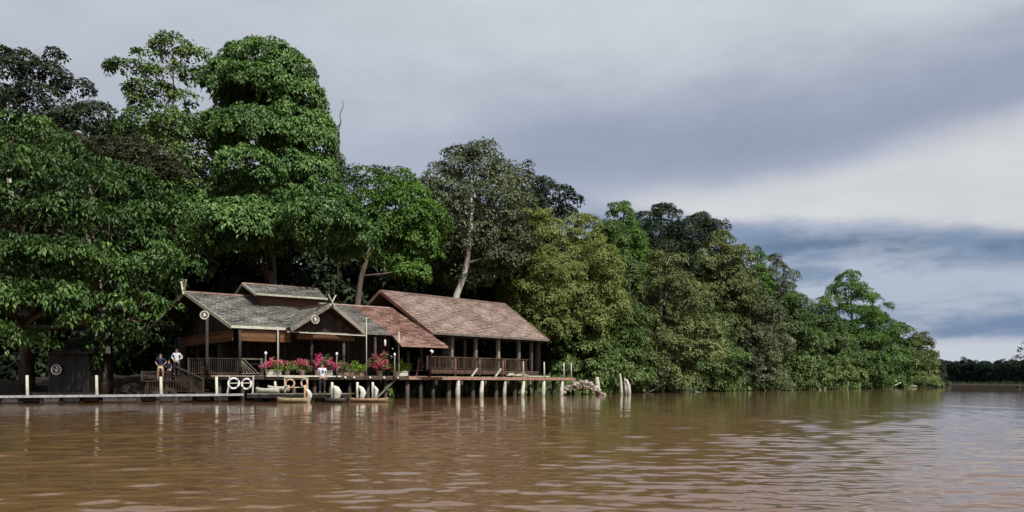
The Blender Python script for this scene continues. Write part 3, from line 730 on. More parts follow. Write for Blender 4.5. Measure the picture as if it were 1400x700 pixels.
for k in range(5):
    u = ub0+1.2+k*2.7
    for v in (vB+.8, vB+5): m = MB(TR); m.tube([(u, v, -1.5), (u, v, zF-.1)], [.14, .13], 8); m.build('stilt', WOODD, pav, smooth=True)
settle(pav)

# ------------------------------------------------------------------ boardwalk on pilings
bw = thing('boardwalk', 'long weathered timber boardwalk on whitewashed pilings in front of the lodge and pavilion', 'boardwalk', FR.P(4, 1, DZ))
uR0 = FR.U(560, 0); uR1 = FR.U(785, 0); uL0 = FL.U(292, 0)
m = MB(TR)
n = int((uR1-uR0)/.17)
for k in range(n):
    u = uR0+k*.17+.08; m.box((u, 1.35, DZ-.03+random.uniform(-.008, .008)), (.155, 2.7+random.uniform(-.1, .1), .045))
m.build('deck', DECKW, bw)
m = MB(TR); m.box(((uR0+uR1)/2, -.02, DZ-.15), (uR1-uR0+.2, .08, .20)); m.build('edge_beam', WOODR, bw)
m = MB(TR)
for v in (.5, 2.2): m.box(((uR0+uR1)/2, v, DZ-.18), (uR1-uR0, .14, .22))
m.build('joist', WOODD, bw)
m = MB(TL); m.box(((uL0+uR0*0)/2, -.02, DZ-.16), (-uL0+.1, .08, .22)); m.box((uL0-.04, 1.5, DZ-.17), (.08, 3.0, .2)); m.build('edge_beam', WOODD, bw)
uw0, uw1 = FL.U(362, -.1), FL.U(466, -.1)
m = MB(TL); m.box(((uw0+uw1)/2, -.12, DZ-.06), (uw1-uw0, .06, .09)); m.build('pale_edge_strip', WHITEP, bw)
m = MB(TL); uw0, uw1 = FL.U(288, -.1), FL.U(346, -.1); m.box(((uw0+uw1)/2, -.12, DZ-.08), (uw1-uw0, .06, .09)); m.build('pale_edge_strip', DECKW, bw)
# whitewashed pilings with dark ones behind
rp = random.Random(5)
for i, px in enumerate((626, 658.5, 690, 715, 743, 768)):
    u = FR.U(px, .08); m = MB(TR); ln = rp.uniform(-.08, .08); r0 = (.19, .17, .145, .165, .18, .17)[i]
    m.tube([(u-ln, .08, -1.6), (u-ln, .08, .0), (u-ln*.4, .08, .55), (u+ln, .08, 1.05), (u+ln, .1, DZ-.27)], [r0, r0, r0*.98, r0*.8, r0*.7], 10, wob=.12)
    m.build('piling', WHITEP, bw, smooth=True)
    m = MB(TR); m.tube([(u-.42, .62, -1.6), (u-.40, .62, DZ-.2)], [.17, .17], 9, wob=.1); m.build('rear_piling', WOODD, bw, smooth=True)
for px in (592, 575, 557): 
    u = FR.U(px, .3); m = MB(TR); m.tube([(u, .3, -1.6), (u, .3, DZ-.2)], [.15, .14], 9, wob=.1); m.build('rear_piling', WOODD, bw, smooth=True)
for px in (300, 332, 352, 378, 402, 430, 452, 478, 503, 527):
    for v in (.35, 3.5):
        u = FL.U(px, v) if v < 1 else FL.U(px, .35); m = MB(TL); m.tube([(u, v, -1.6), (u, v, DZ-.1)], [.13, .12], 8, wob=.1); m.build('rear_piling', WOODD, bw, smooth=True)
m = MB(TL); u = FL.U(515, .1); m.beam((u, .1, .1), (u+1.5, .1, DZ-.2), .09, .09); u = FL.U(350, .2); m.build('brace', WOODG, bw)
# posts of the missing handrail
for (px, yt, lean, mm) in ((573, 490, .32, WOODR), (623, 490, .02, WOODR), (656, 491, .03, WOODR), (688, 493, .05, WOODR), (715.5, 494, 0, PALEP), (744, 495, 0, PALEP), (771, 496, 0, PALEP), (781, 496, 0, PALEP)):
    u = FR.U(px, .1); z = FR.Z(px, yt, .1); m = MB(TR); m.tube([(u-lean, .1, DZ-.25), (u-lean*.3, .1, (DZ+z)/2), (u, .1, z)], [.065, .06, .05], 7, wob=.15); m.build('handrail_post', mm, bw, smooth=True)
for (px) in (653, 685):
    u = FR.U(px, .2); m = MB(TR); m.beam((u-.65, .2, DZ), (u, .2, DZ+.62), .10, .08); m.build('handrail_brace', PALEP, bw)
m = MB(TR); u = FR.U(740, 1.3); m.box((u, 2.0, DZ+.1), (3.6, .28, .07)); m.box((u-1.5, 2.0, DZ+.04), (.1, .26, .06)); m.box((u+1.5, 2.0, DZ+.04), (.1, .26, .06)); m.build('side_step', PALEP, bw)
settle(bw)
m = MB(TR); rp = random.Random(8)
for k in range(26):
    u = FR.U(696+k*.9, .35); v = .35+rp.uniform(-.15, .3); a = rp.uniform(-.4, .4)
    m.tube([(u-.35, v, DZ+.06+rp.uniform(0, .15)), (u+.1, v+a*.2, DZ+.1+rp.uniform(0, .2)), (u+.5, v+a*.5, DZ+.05+rp.uniform(0, .1))], [.02, .035, .015], 5)
tag(m.build('driftwood_heap', PALEP, org=FR.P(FR.U(706, .35), .35, DZ)), 'heap of pale driftwood sticks lying on the boardwalk below the pavilion railing', 'driftwood', kind='stuff')

# small white globe lamps along the deck edge and lamp posts
for (px, label) in ((472, 'small round white lamp on the deck edge below the brown clay planter'), (484, 'small round white lamp on the deck edge below the pale green fern'), (506, 'small round white lamp on the deck edge left of the tall rose coloured bush'),
                    (525, 'small round white lamp on the deck edge under the tall rose coloured bush'), (544, 'small round white lamp on the deck edge under the lime green planter')):
    u = FL.U(px, -.12); c = FL.P(u, -.14, DZ-.14); t = thing('deck_lamp', label, 'lamp', c, 0, 'round white lamps along the deck edge')
    m = MB(); m.blob((0, -.03, 0), (.075, .075, .075)); m.build('globe', WHITE, t, smooth=True); m = MB(); m.tube([(0, .06, 0), (0, .01, 0)], [.04, .05], 8); m.build('bracket', WOODD, t)
for (px, yt, label) in ((362, 481, 'slim deck post with a white cap light left of the pink bougainvillea box'), (459, 482, 'slim deck post with a white cap light right of the big pink bougainvillea'), (538, 483, 'slim deck post with a white cap light left of the lime green planter')):
    u = FL.U(px, -.05); zt = FL.Z(px, yt, -.05); t = thing('lamp_post', label, 'lamp post', FL.P(u, -.2, DZ-.3), 0, 'slim deck posts with cap lights')
    m = MB(); m.tube([(0, 0, 0), (0, 0, zt-DZ+.1)], [.045, .04], 8); m.build('post', WOODG, t, smooth=True)
    m = MB(); m.blob((0, 0, zt-DZ+.2), (.085, .085, .12)); m.build('lamp_head', WHITE, t, smooth=True)
for (px, yt, yb, v, label) in ((380, 449, 512, -.15, 'thin white flagpole against the main roof eave behind the pink bougainvillea box'), (501, 436, 512, -.25, 'thin white flagpole in front of the mossy middle roof'), (545.5, 455, 512, -.25, 'thin white flagpole at the corner of the red skirt roof')):
    u = FL.U(px, v); z0 = DZ-.25; z1 = FL.Z(px, yt, v); t = thing('flagpole', label, 'pole', FL.P(u, v, z0), 0, 'thin white flagpoles on the deck')
    m = MB(); m.tube([(0, 0, 0), (0, 0, z1-z0)], [.034, .026], 8); m.build('pole', PALEP, t, smooth=True); m = MB(); m.blob((0, 0, z1-z0+.03), (.05, .05, .05)); m.build('pole_cap', WHITE, t, smooth=True)

for px_, py_, v_, lb in ((526.5, 468, .6, 'slim white hanging lamp under the middle roof right of the tall flagpole'), (590, 481, 2.2, 'pale round hanging lamp in the dark gap between lodge and pavilion')):
    c = FL.P(FL.U(px_, v_), v_, FL.Z(px_, py_, v_)); t = thing('hanging_lamp', lb, 'lamp', c)
    m = MB(); m.tube([(0, 0, -.28), (0, 0, -.2), (0, 0, .1), (0, 0, .2)], [.03, .07, .07, .02], 10) if px_ < 580 else m.blob((0, 0, 0), (.15, .15, .15)); m.build('lamp_shade', WHITE, t, smooth=True)
    m = MB(); m.tube([(0, 0, .15), (0, 0, .75 if px_ < 580 else .9)], [.01, .01], 6); m.build('cord', WOODD, t)
# planters
def planter(px, v, label, hpx, wpx, leafm, petalm=None, pot='box', name='flower_planter', frac=.6, dens=1.0, potm=CERAM, tall=1.0):
    u = FL.U(px, v); c = FL.P(u, v, DZ); D = c.y; t = thing(name, label, 'planter', c, 0, 'flower planters along the deck')
    w_ = wpx/F*D/2; h = hpx/F*D; ph = .32; m = MB()
    if pot == 'box':
        m.box((0, 0, ph/2), (w_*1.2, .34, ph)); m.box((0, 0, ph-.02), (w_*1.2+.06, .40, .05))
    else:
        m.tube([(0, 0, 0), (0, 0, ph*.5), (0, 0, ph), (0, 0, ph+.04)], [.15, .2, .24, .26], 14)
    m.build('pot', potm, t)
    g = np.random.default_rng(int(px))
    n = int(w_*h*900*dens)
    def cloud(k, zlo, zhi, sz, mat, nm, sd):
        g = np.random.default_rng(int(px)+sd)
        # sprays: a few arching stems with leaves or petals gathered along them
        ns = 16; az_ = g.random(ns)*6.28; el_ = g.uniform(.35, 1.35, ns); ln = g.uniform(.6, 1.05, ns)
        si = g.integers(0, ns, k); s = g.uniform(.25, 1, k)
        hh = h-ph*.7
        x = np.cos(az_[si])*np.cos(el_[si])*w_*1.35*s*ln[si]; y = np.sin(az_[si])*np.cos(el_[si])*min(w_, .6)*s
        z = ph*.8 + hh*(np.sin(el_[si])*s*ln[si]*tall - .12*s*s)
        C = np.stack([x, y, z], 1) + g.normal(size=(k, 3))*np.array([.075, .07, .06])*min(1.4, max(.7, w_*1.6))
        C[:, 2] = np.clip(C[:, 2], ph*.6, None)
        ok = (C[:, 2]-ph >= zlo*hh) & (C[:, 2]-ph <= zhi*hh); C = C[ok]; k = len(C)
        if k == 0: return
        A = unit(g.normal(size=(k, 3))+np.array([0, 0, .2])); Nn = unit(g.normal(size=(k, 3))*.7+UP*.6+np.array([.2, -.5, 0]))
        leaf_object(nm, C + np.array(c), A, Nn, sz*g.uniform(.7, 1.3, k), .6, mat, t, c)
    cloud(n, -1, 9, .12, leafm, 'foliage', 1)
    if petalm: cloud(int(n*1.45), frac, 9, .11, petalm, 'flowers', 1 if False else 2)
planter(374, .35, 'low white box of bright pink bougainvillea at the left end of the flower row', 24, 34, L['lime'], L['pink'], frac=.18, dens=1.3)
planter(392, .5, 'leafy pot with a few rose flowers next to the pink bougainvillea box', 22, 22, L['mid'], L['rose'], pot='pot', frac=.45, potm=CLAY)
planter(413, .4, 'dense pot of mixed green leaves and dusty rose flowers left of the big pink bougainvillea', 26, 30, L['yellow'], L['rose'], pot='pot', frac=.3, potm=CLAY, dens=1.2)
planter(443, .45, 'largest bougainvillea, a round vivid pink mass behind the man on the pontoon', 29, 38, L['mid'], L['pink'], frac=.02, dens=1.5, tall=1.1)
planter(470, .4, 'brown clay planter box with sparse reddish leaves', 22, 26, L['olive'], L['rose'], potm=CLAY, frac=.5, dens=.7)
planter(489, .5, 'soft pale green fern planter between the brown box and the tall rose bush', 21, 30, L['lime'], None, potm=CLAY, dens=1.2)
planter(519, .4, 'tall upright bush of rose red flowers in a clay pot', 32, 26, L['olive'], L['rose'], pot='pot', potm=CLAY, frac=.1, dens=1.5, tall=1.25)
planter(548, .3, 'lime green fern in a white box at the right end of the flower row', 25, 32, L['lime'], None, dens=1.5)

# ------------------------------------------------------------------ jetty, pontoon, boats
J0 = at(-60, 41.3, .40); J1 = at(333, 46.3, .46); jd = (J1-J0).normalized(); jn = Vector((-jd.y, jd.x, 0)).normalized(); JL = (J1-J0).length
jt = thing('floating_jetty', 'long low grey floating jetty running along the left bank', 'jetty', J0.lerp(J1, .5))
m = MB(); n = int(JL/.2)
for k in range(n):
    q = J0 + jd*(k*.2+.1); m.beam(q + Vector((0, 0, -.03+random.uniform(-.006, .006))), q + jn*1.5 + Vector((0, 0, -.03)), .185, .05)
m.build('deck', WOODG, jt)
m = MB(); m.beam(J0-jn*.03-Vector((0,0,.04)), J1-jn*.03-Vector((0,0,.04)), .06, .13); m.build('edge_board', GREYM, jt)
for k in range(int(JL/.95)):
    q = J0 + jd*(k*.95+.45) + jn*.35 - Vector((0, 0, .24)); m = MB(); m.tube([q-jd*.38, q-jd*.33, q+jd*.33, q+jd*.38], [.12, .19, .19, .12], 10); m.build('float', GREYM if k % 3 else DARKM, jt, smooth=True)
settle(jt)
for (px, yt, lab) in ((37, 513, 'pale mooring pole standing through the jetty near the left edge of the picture'), (132, 513, 'pale mooring pole at the jetty, second from the left, right of the round sign'), (220, 515, 'pale mooring pole at the jetty below the woman in cream shorts'), (296, 515, 'pale mooring pole between the stairs and the white life rings')):
    s = (px+60)/393; D = J0.lerp(J1, s).y+.7; p = at(px, D, .2); zt = CAMH+(HY-yt)/F*D; m = MB()
    m.tube([(0, 0, -1.6), (.02, 0, .2), (0, 0, zt-p.z)], [.085, .08, .075], 9, wob=.1); o = m.build('mooring_pole', PALEP, None, smooth=True); o.location = p; tag(o, lab, 'pole', 'mooring poles along the jetty')
# pontoon under the life rings
pc = at(338, 45.9, 0); pe = at(476, 45.9, 0)
pt = thing('pontoon', 'dark low pontoon landing stage where the man in white stands', 'pontoon', ((pc+pe)/2)[:])
m = MB(); 
for k in range(34):
    q = pc.lerp(pe, (k+.5)/34); m.box((q.x, q.y+.9, .46), ((pe-pc).length/34-.02, 2.0, .05))
m.build('deck', WOODG, pt)
m = MB(); m.box(((pc.x+pe.x)/2, pc.y-.05, .33), ((pe-pc).length, .12, .2)); m.build('edge_beam', DARKM, pt)
for k in range(5):
    q = pc.lerp(pe, (k+.5)/5); m = MB(); m.tube([(q.x, q.y+.1, .12), (q.x, q.y+1.8, .12)], [.26, .26], 12); m.build('float', DARKM, pt, smooth=True)
settle(pt)
def canoe(px0, px1, D, label, mat, z=.0, w=.6, h=.30, yaw=0.0, name='canoe', cat='boat', lift=.05):
    a = at(px0, D, z); b_ = at(px1, D, z); Ln = (b_-a).length; c = (a+b_)/2; t = thing(name, label, cat, c, yaw)
    m = MB(); vs = []; fs = []; n = 15; k = 9
    for layer in (0, 1):
        for i in range(n):
            s = i/(n-1)*2-1; ww = (w/2-layer*.035)*(1-abs(s)**3.2)**.8+.02; sh = h*(1+.35*s**4) ; x = s*(Ln/2-layer*.05)
            for j in range(k):
                f = j/(k-1)*math.pi; y = -math.cos(f)*ww; zz = sh - math.sin(f)**.6*(sh+.08-layer*.04) + lift
                vs.append((x, y, zz if j not in (0, k-1) else sh+lift))
    for layer in (0, 1):
        o_ = layer*n*k
        for i in range(n-1):
            for j in range(k-1):
                q = (o_+i*k+j, o_+(i+1)*k+j, o_+(i+1)*k+j+1, o_+i*k+j+1); fs.append(q if layer == 0 else q[::-1])
    for i in range(n-1):
        fs.append((i*k, n*k+i*k, n*k+(i+1)*k, (i+1)*k)); fs.append((i*k+k-1, (i+1)*k+k-1, n*k+(i+1)*k+k-1, n*k+i*k+k-1))
    m.add(vs, fs); m.build('hull', mat, t, smooth=True)
    for s in (-.45, .1, .55):
        m = MB(); m.box((s*Ln/2, 0, h*.8+lift), (.2, w*.85, .03)); m.build('seat', WOODG, t)
    return t
canoe(379, 424, 44.6, 'low yellowish wooden canoe moored at the front of the pontoon', CANOE, h=.20, w=.55)
canoe(478, 531, 45.8, 'brown wooden canoe moored at the right end below the white mooring stumps', noisy('canoe_brown', [(.16,.10,.06), (.30,.2,.12), (.4,.3,.2)], 4, .6), h=.16, w=.6)
canoe(444, 474, 44.7, 'small dark canoe in front of the man in white', DARKM, h=.18, w=.5)
def moored(px0, px1, D, label, y): return canoe(px0, px1, D, label, noisy('boat_pale', [(.35,.34,.28), (.5,.5,.42)], 4, .6), z=CAMH+(HY-y)/F*D-.3, h=.22, w=.7, lift=.02)
moored(350, 382, 47.4, 'flat pale upturned boat on the pontoon under the deck edge', 529.5)
moored(366, 396, 47.9, 'flat pale boat lying on the pontoon behind the first one', 527)
# life rings
def ring(px, py, D, rad, mat, label, group, tilt=0, yaw=0):
    c = at(px, D, y=py); t = thing('life_ring', label, 'life ring', c, 0, group)
    A_ = Vector((math.cos(yaw), math.sin(yaw), 0)); B_ = Vector((0, .12, 1))
    m = MB(); m.torus((0, 0, 0), A_, B_, rad*.82, rad*.155, 26, 10); m.build('ring', mat, t, smooth=True)
    m = MB()
    for k in range(4):
        an = k*math.pi/2+.78+tilt; cc = (A_*math.cos(an)+B_*math.sin(an))*rad*.80; tn = (-A_*math.sin(an)+B_*math.cos(an)); m.tube([cc-tn*.05, cc+tn*.05], [rad*.18]*2, 10)
    m.build('strap', GREYM, t, smooth=True)
ring(319.5, 524.2, 46.2, .36, WHITE, 'left one of the two white life rings hung under the deck beside the stairs', 'white life rings', yaw=.5)
ring(337, 525, 46.4, .36, WHITE, 'right one of the two white life rings, next to the short white post', 'white life rings', yaw=-.2)
ring(396.5, 524.5, 46.8, .30, RINGO, 'faded orange life ring hung in the white frame below the planters', 'faded orange life rings', yaw=.1)
ring(416, 523.5, 46.8, .28, RINGO, 'faded orange life ring above the first whitewashed stump', 'faded orange life rings', yaw=-.5)
# frame that carries the orange rings, boards that carry the white ones
fr = thing('ring_rack', 'white timber rack holding the faded orange life rings', 'rack', at(405, 47.05, .5))
m = MB()
for px in (389.5, 420.5): m.beam(at(px, 47.05, .48), at(px, 47.05, y=515.5), .07, .07)
m.beam(at(388.5, 47.05, y=516), at(421.5, 47.05, y=516), .07, .07); m.beam(at(388.5, 47.08, y=529.5), at(421.5, 47.08, y=529.5), .05, .05); m.build('frame', PALEP, fr); settle(fr)
fr = thing('ring_rack', 'slanted pale stand holding the two white life rings', 'rack', at(328, 46.6, .5))
m = MB()
m.beam(at(311, 46.7, .46), at(314.5, 46.7, y=514), .09, .07); m.beam(at(345.5, 46.7, .46), at(346.5, 46.7, y=513), .07, .07); m.beam(at(311, 46.75, y=524), at(347, 46.75, y=523.5), .06, .06); m.build('frame', PALEP, fr); settle(fr)
# whitewashed stumps in front of the pontoon: upright pole + leaning wrapped stump
def stump(px, D, yt, yb, label, lean, r0=.17, pole=True, orange=False):
    p = at(px, D, 0); t = thing('mooring_stump', label, 'stump', p, 0, 'whitewashed mooring stumps at the pontoon')
    z = lambda y: CAMH+(HY-y)/F*D
    m = MB(); m.tube([(lean*.5, 0, -1.4), (lean*.5, 0, z(yb)-.1), (lean, 0, z(yb)+.35), (lean*.55, 0, z(yt)-.35), (0, 0, z(yt)-.2)], [r0*.6, r0*.7, r0, r0*.75, r0*.3], 10, wob=.2); m.build('stump', WHITEP, t, smooth=True)
    if pole:
        m = MB(); m.tube([(-.12, .1, -1.4), (-.12, .1, z(yb)+.5), (-.12, .1, z(yt)+.02)], [.075, .08, .07], 8); m.build('pole', RINGO if orange else WHITEP, t, smooth=True)
stump(419.5, 44.6, 527, 548, 'whitewashed leaning stump with a faded orange pole, leftmost at the pontoon', .16, r0=.15, orange=True)
stump(456.5, 45.2, 523, 545, 'widest whitewashed stump just right of the man in white', .22, r0=.24)
stump(491, 45.8, 523, 545, 'whitewashed stump leaning off its upright pole, above the brown canoe', .24, r0=.17)
stump(512, 47.4, 523, 541, 'thin whitewashed stump, rightmost of the pontoon ones', .12, r0=.12)
m = MB(); m.tube([(0,0,0),(0.02,0,.5),(.0,0,.72)], [.09,.08,.05], 8); o = m.build('bollard', PALEP, smooth=True); o.location = at(376, 47.6, .47); tag(o, 'short pale bollard standing on the pontoon behind the pale boats', 'bollard')

# stairs from the jetty up to the deck
st = thing('timber_stairs', 'dark timber stairs with slanted handrails climbing from the jetty to the lodge', 'stairs', at(262, 48.2, .5))
sa = at(281, 47.6, .50); sb = at(244, 49.3, 1.25)
m = MB()
for k in range(6):
    q = sa.lerp(sb, k/5); m.beam(q, q+Vector((.3, 1.3, 0)), .30, .05)
m.build('tread', WOODD, st)
for off in (Vector((-.15, -.1, 0)), Vector((.9, 1.35, 0))):
    m = MB(); A0 = sa+off; B0 = sb+off; m.beam(A0+Vector((0,0,-.05)), B0+Vector((0,0,-.05)), .06, .22)
    m.beam(A0+Vector((0,0,.85)), B0+Vector((0,0,.85)), .08, .07)
    for k in range(14):
        q = A0.lerp(B0, k/13); m.beam(q, q+Vector((0,0,.85)), .035, .035)
    m.beam(A0+Vector((.05,0,-.1)), A0+Vector((.05,0,.95)), .12, .12); m.build('handrail', WOODD, st)
m = MB(); q = at(232, 49.9, 1.22); m.box((q.x, q.y+.6, q.z), (3.0, 2.4, .08))
for dx_ in (-1.3, 0, 1.3): m.tube([(q.x+dx_, q.y-.4, -1.4), (q.x+dx_, q.y-.4, 1.2)], [.07, .07], 7)
m.build('landing', WOODD, st)
railing(st, q+Vector((-1.45, -.55, .05)), q+Vector((.2, -.55, .05)), .5, WOODD, .14)
railing(st, at(202, 48.6, .5), at(262, 48.0, .5), .7, noisy('fence_rusty', [(.03,.018,.012), (.075,.045,.03)], 3, .8), .17)
settle(st)

# dark boathouse with the round sign, half hidden under the trees
hut = thing('boathouse', 'dark low boathouse hidden under the overhanging trees on the left bank', 'hut', at(88, 49.6, .6))
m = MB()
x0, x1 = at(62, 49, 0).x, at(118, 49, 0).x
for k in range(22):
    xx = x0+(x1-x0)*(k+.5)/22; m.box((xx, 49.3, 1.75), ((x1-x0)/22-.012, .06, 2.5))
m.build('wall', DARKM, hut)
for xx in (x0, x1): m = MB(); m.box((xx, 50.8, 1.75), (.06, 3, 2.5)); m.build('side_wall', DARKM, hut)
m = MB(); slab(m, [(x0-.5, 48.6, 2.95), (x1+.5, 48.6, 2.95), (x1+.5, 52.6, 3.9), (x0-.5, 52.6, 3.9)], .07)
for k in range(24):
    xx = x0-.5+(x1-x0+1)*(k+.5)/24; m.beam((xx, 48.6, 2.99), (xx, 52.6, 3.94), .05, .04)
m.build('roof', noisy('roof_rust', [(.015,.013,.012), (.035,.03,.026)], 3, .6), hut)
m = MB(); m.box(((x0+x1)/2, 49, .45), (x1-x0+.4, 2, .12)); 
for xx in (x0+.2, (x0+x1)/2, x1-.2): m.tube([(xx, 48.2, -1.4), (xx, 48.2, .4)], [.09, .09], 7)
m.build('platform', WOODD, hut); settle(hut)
c = at(77, 49.1, y=505.5); sg = thing('round_sign', 'round black sign with white rim and white figure on the boathouse wall', 'sign', c)
m = MB(); m.tube([(0, .05, 0), (0, .02, 0)], [.33, .33], 28); m.build('board', DARKM, sg)
m = MB(); m.torus((0, 0, 0), (1, 0, 0), (0, 0, 1), .29, .035, 28, 6); m.build('rim', WHITE, sg, smooth=True)
m = MB(); m.blob((.02, 0, .14), (.06, .03, .06)); m.tube([(.0, 0, .08), (.04, 0, -.02), (.0, 0, -.17)], [.045, .07, .05], 8); m.tube([(-.02, 0, .06), (-.12, 0, -.03), (-.03, 0, -.08)], [.025]*3, 6); m.tube([(-.1, 0, -.17), (.1, 0, -.17)], [.02, .02], 6); m.tube([(-.14, 0, .14), (-.17, 0, -.02)], [.02]*2, 6); m.tube([(.15, 0, .13), (.17, 0, -.1)], [.02]*2, 6)
m.build('figure', WHITE, sg, smooth=True)

# broken posts and rubble right of the boardwalk
for (px, D, yt, r, ln, lab) in ((817, 73.5, 515.5, .22, -.05, 'broken white square cut post standing in the water beside the rubble'), (849.5, 75, 511, .12, -.12, 'slim pale post, left one of the close group of posts at the bank'), (855, 75.6, 517, .12, -.05, 'shortest thin pale post in the middle of the close group'), (859.5, 75, 519, .19, -.2, 'stout leaning white post, right one of the close group')):
    p = at(px, D, 0); zt = CAMH+(HY-yt)/F*D; m = MB(); m.tube([(-ln*.3, 0, -1.2), (-ln*.2, 0, .1), (ln*.2, 0, zt*.6), (ln, 0, zt-.1), (ln*1.1, 0, zt)], [r, r*1.05, r*.95, r*.85, r*.6], 8, wob=.4)
    o = m.build('broken_post', WHITEP); o.location = p; tag(o, lab, 'post', 'broken posts in the water')
m = MB(); rp = random.Random(4); q = at(796, 73.5, 0)
for k in range(210):
    x = rp.uniform(-2.0, 2.0); y = rp.uniform(-1.0, 1.6); hh = max(0, 1-((x+.1)/2.1)**2-(y/2)**2*.5)*1.35; r = rp.uniform(.07, .19)
    m.blob((x, y, hh*rp.uniform(.5, 1)), (r*rp.uniform(.8, 1.5), r, r*rp.uniform(.6, 1.0)), 6, 5, .7, k)
o = m.build('rubble_bank', STONE); o.location = q; tag(o, 'bank of pale broken stones at the right end of the boardwalk', 'rubble', kind='stuff')
# pale logs and rocks along the far left bank
for (px, y, wpx, lab) in ((1062, 533.6, 6, 'single white boulder at the waterline below the grey green trees'), (1183, 527.5, 8, 'pale boulder on the bank below the tall stepped tree'), (1193, 529, 12, 'low grey log lying right of the pale boulder'), (1247, 528, 14, 'pale driftwood log under the last brownish tree of the left bank')):
    D = 1155/(y-HY+1.2)*.96; D = {1062: 122, 1183: 168, 1193: 172, 1247: 216}[px]; p = at(px, D, .15); w_ = wpx/F*D/2; m = MB()
    m.tube([(-w_, 0, .1), (-w_*.4, 0, .3), (w_*.3, .1, .28), (w_, .1, .1)], [.15, .38, .34, .12], 9, wob=.3)
    log = 'log' in lab; o = m.build('driftwood_log' if log else 'boulder', STONE if not log else WHITEP, smooth=log); o.location = p; tag(o, lab, 'log' if log else 'boulder')
for (px, D, w_, lab) in ((1290, 330, 5.0, 'tiny dark motor boat moored off the tip of the left bank'), (1297.5, 360, 4.0, 'tiny dark boat just right of the moored motor boat')):
    t = canoe(px-w_, px+w_*.6, D, lab, DARKM, h=.8, w=1.5); m = MB(); m.box((.2, 0, 1.5), (1.6, 1.1, .9)); m.build('cabin', GREYM, t)
m = MB(); m.blob((0, 0, .25), (.55, .45, .45), 12, 8, .25, 3); m.tube([(.2, 0, .4), (1.0, .1, .75)], [.08, .03], 6); o = m.build('floating_debris', DARKM, smooth=True); o.location = at(1393, 205, 0); tag(o, 'dark clump of debris floating on the open river near the right edge', 'debris')

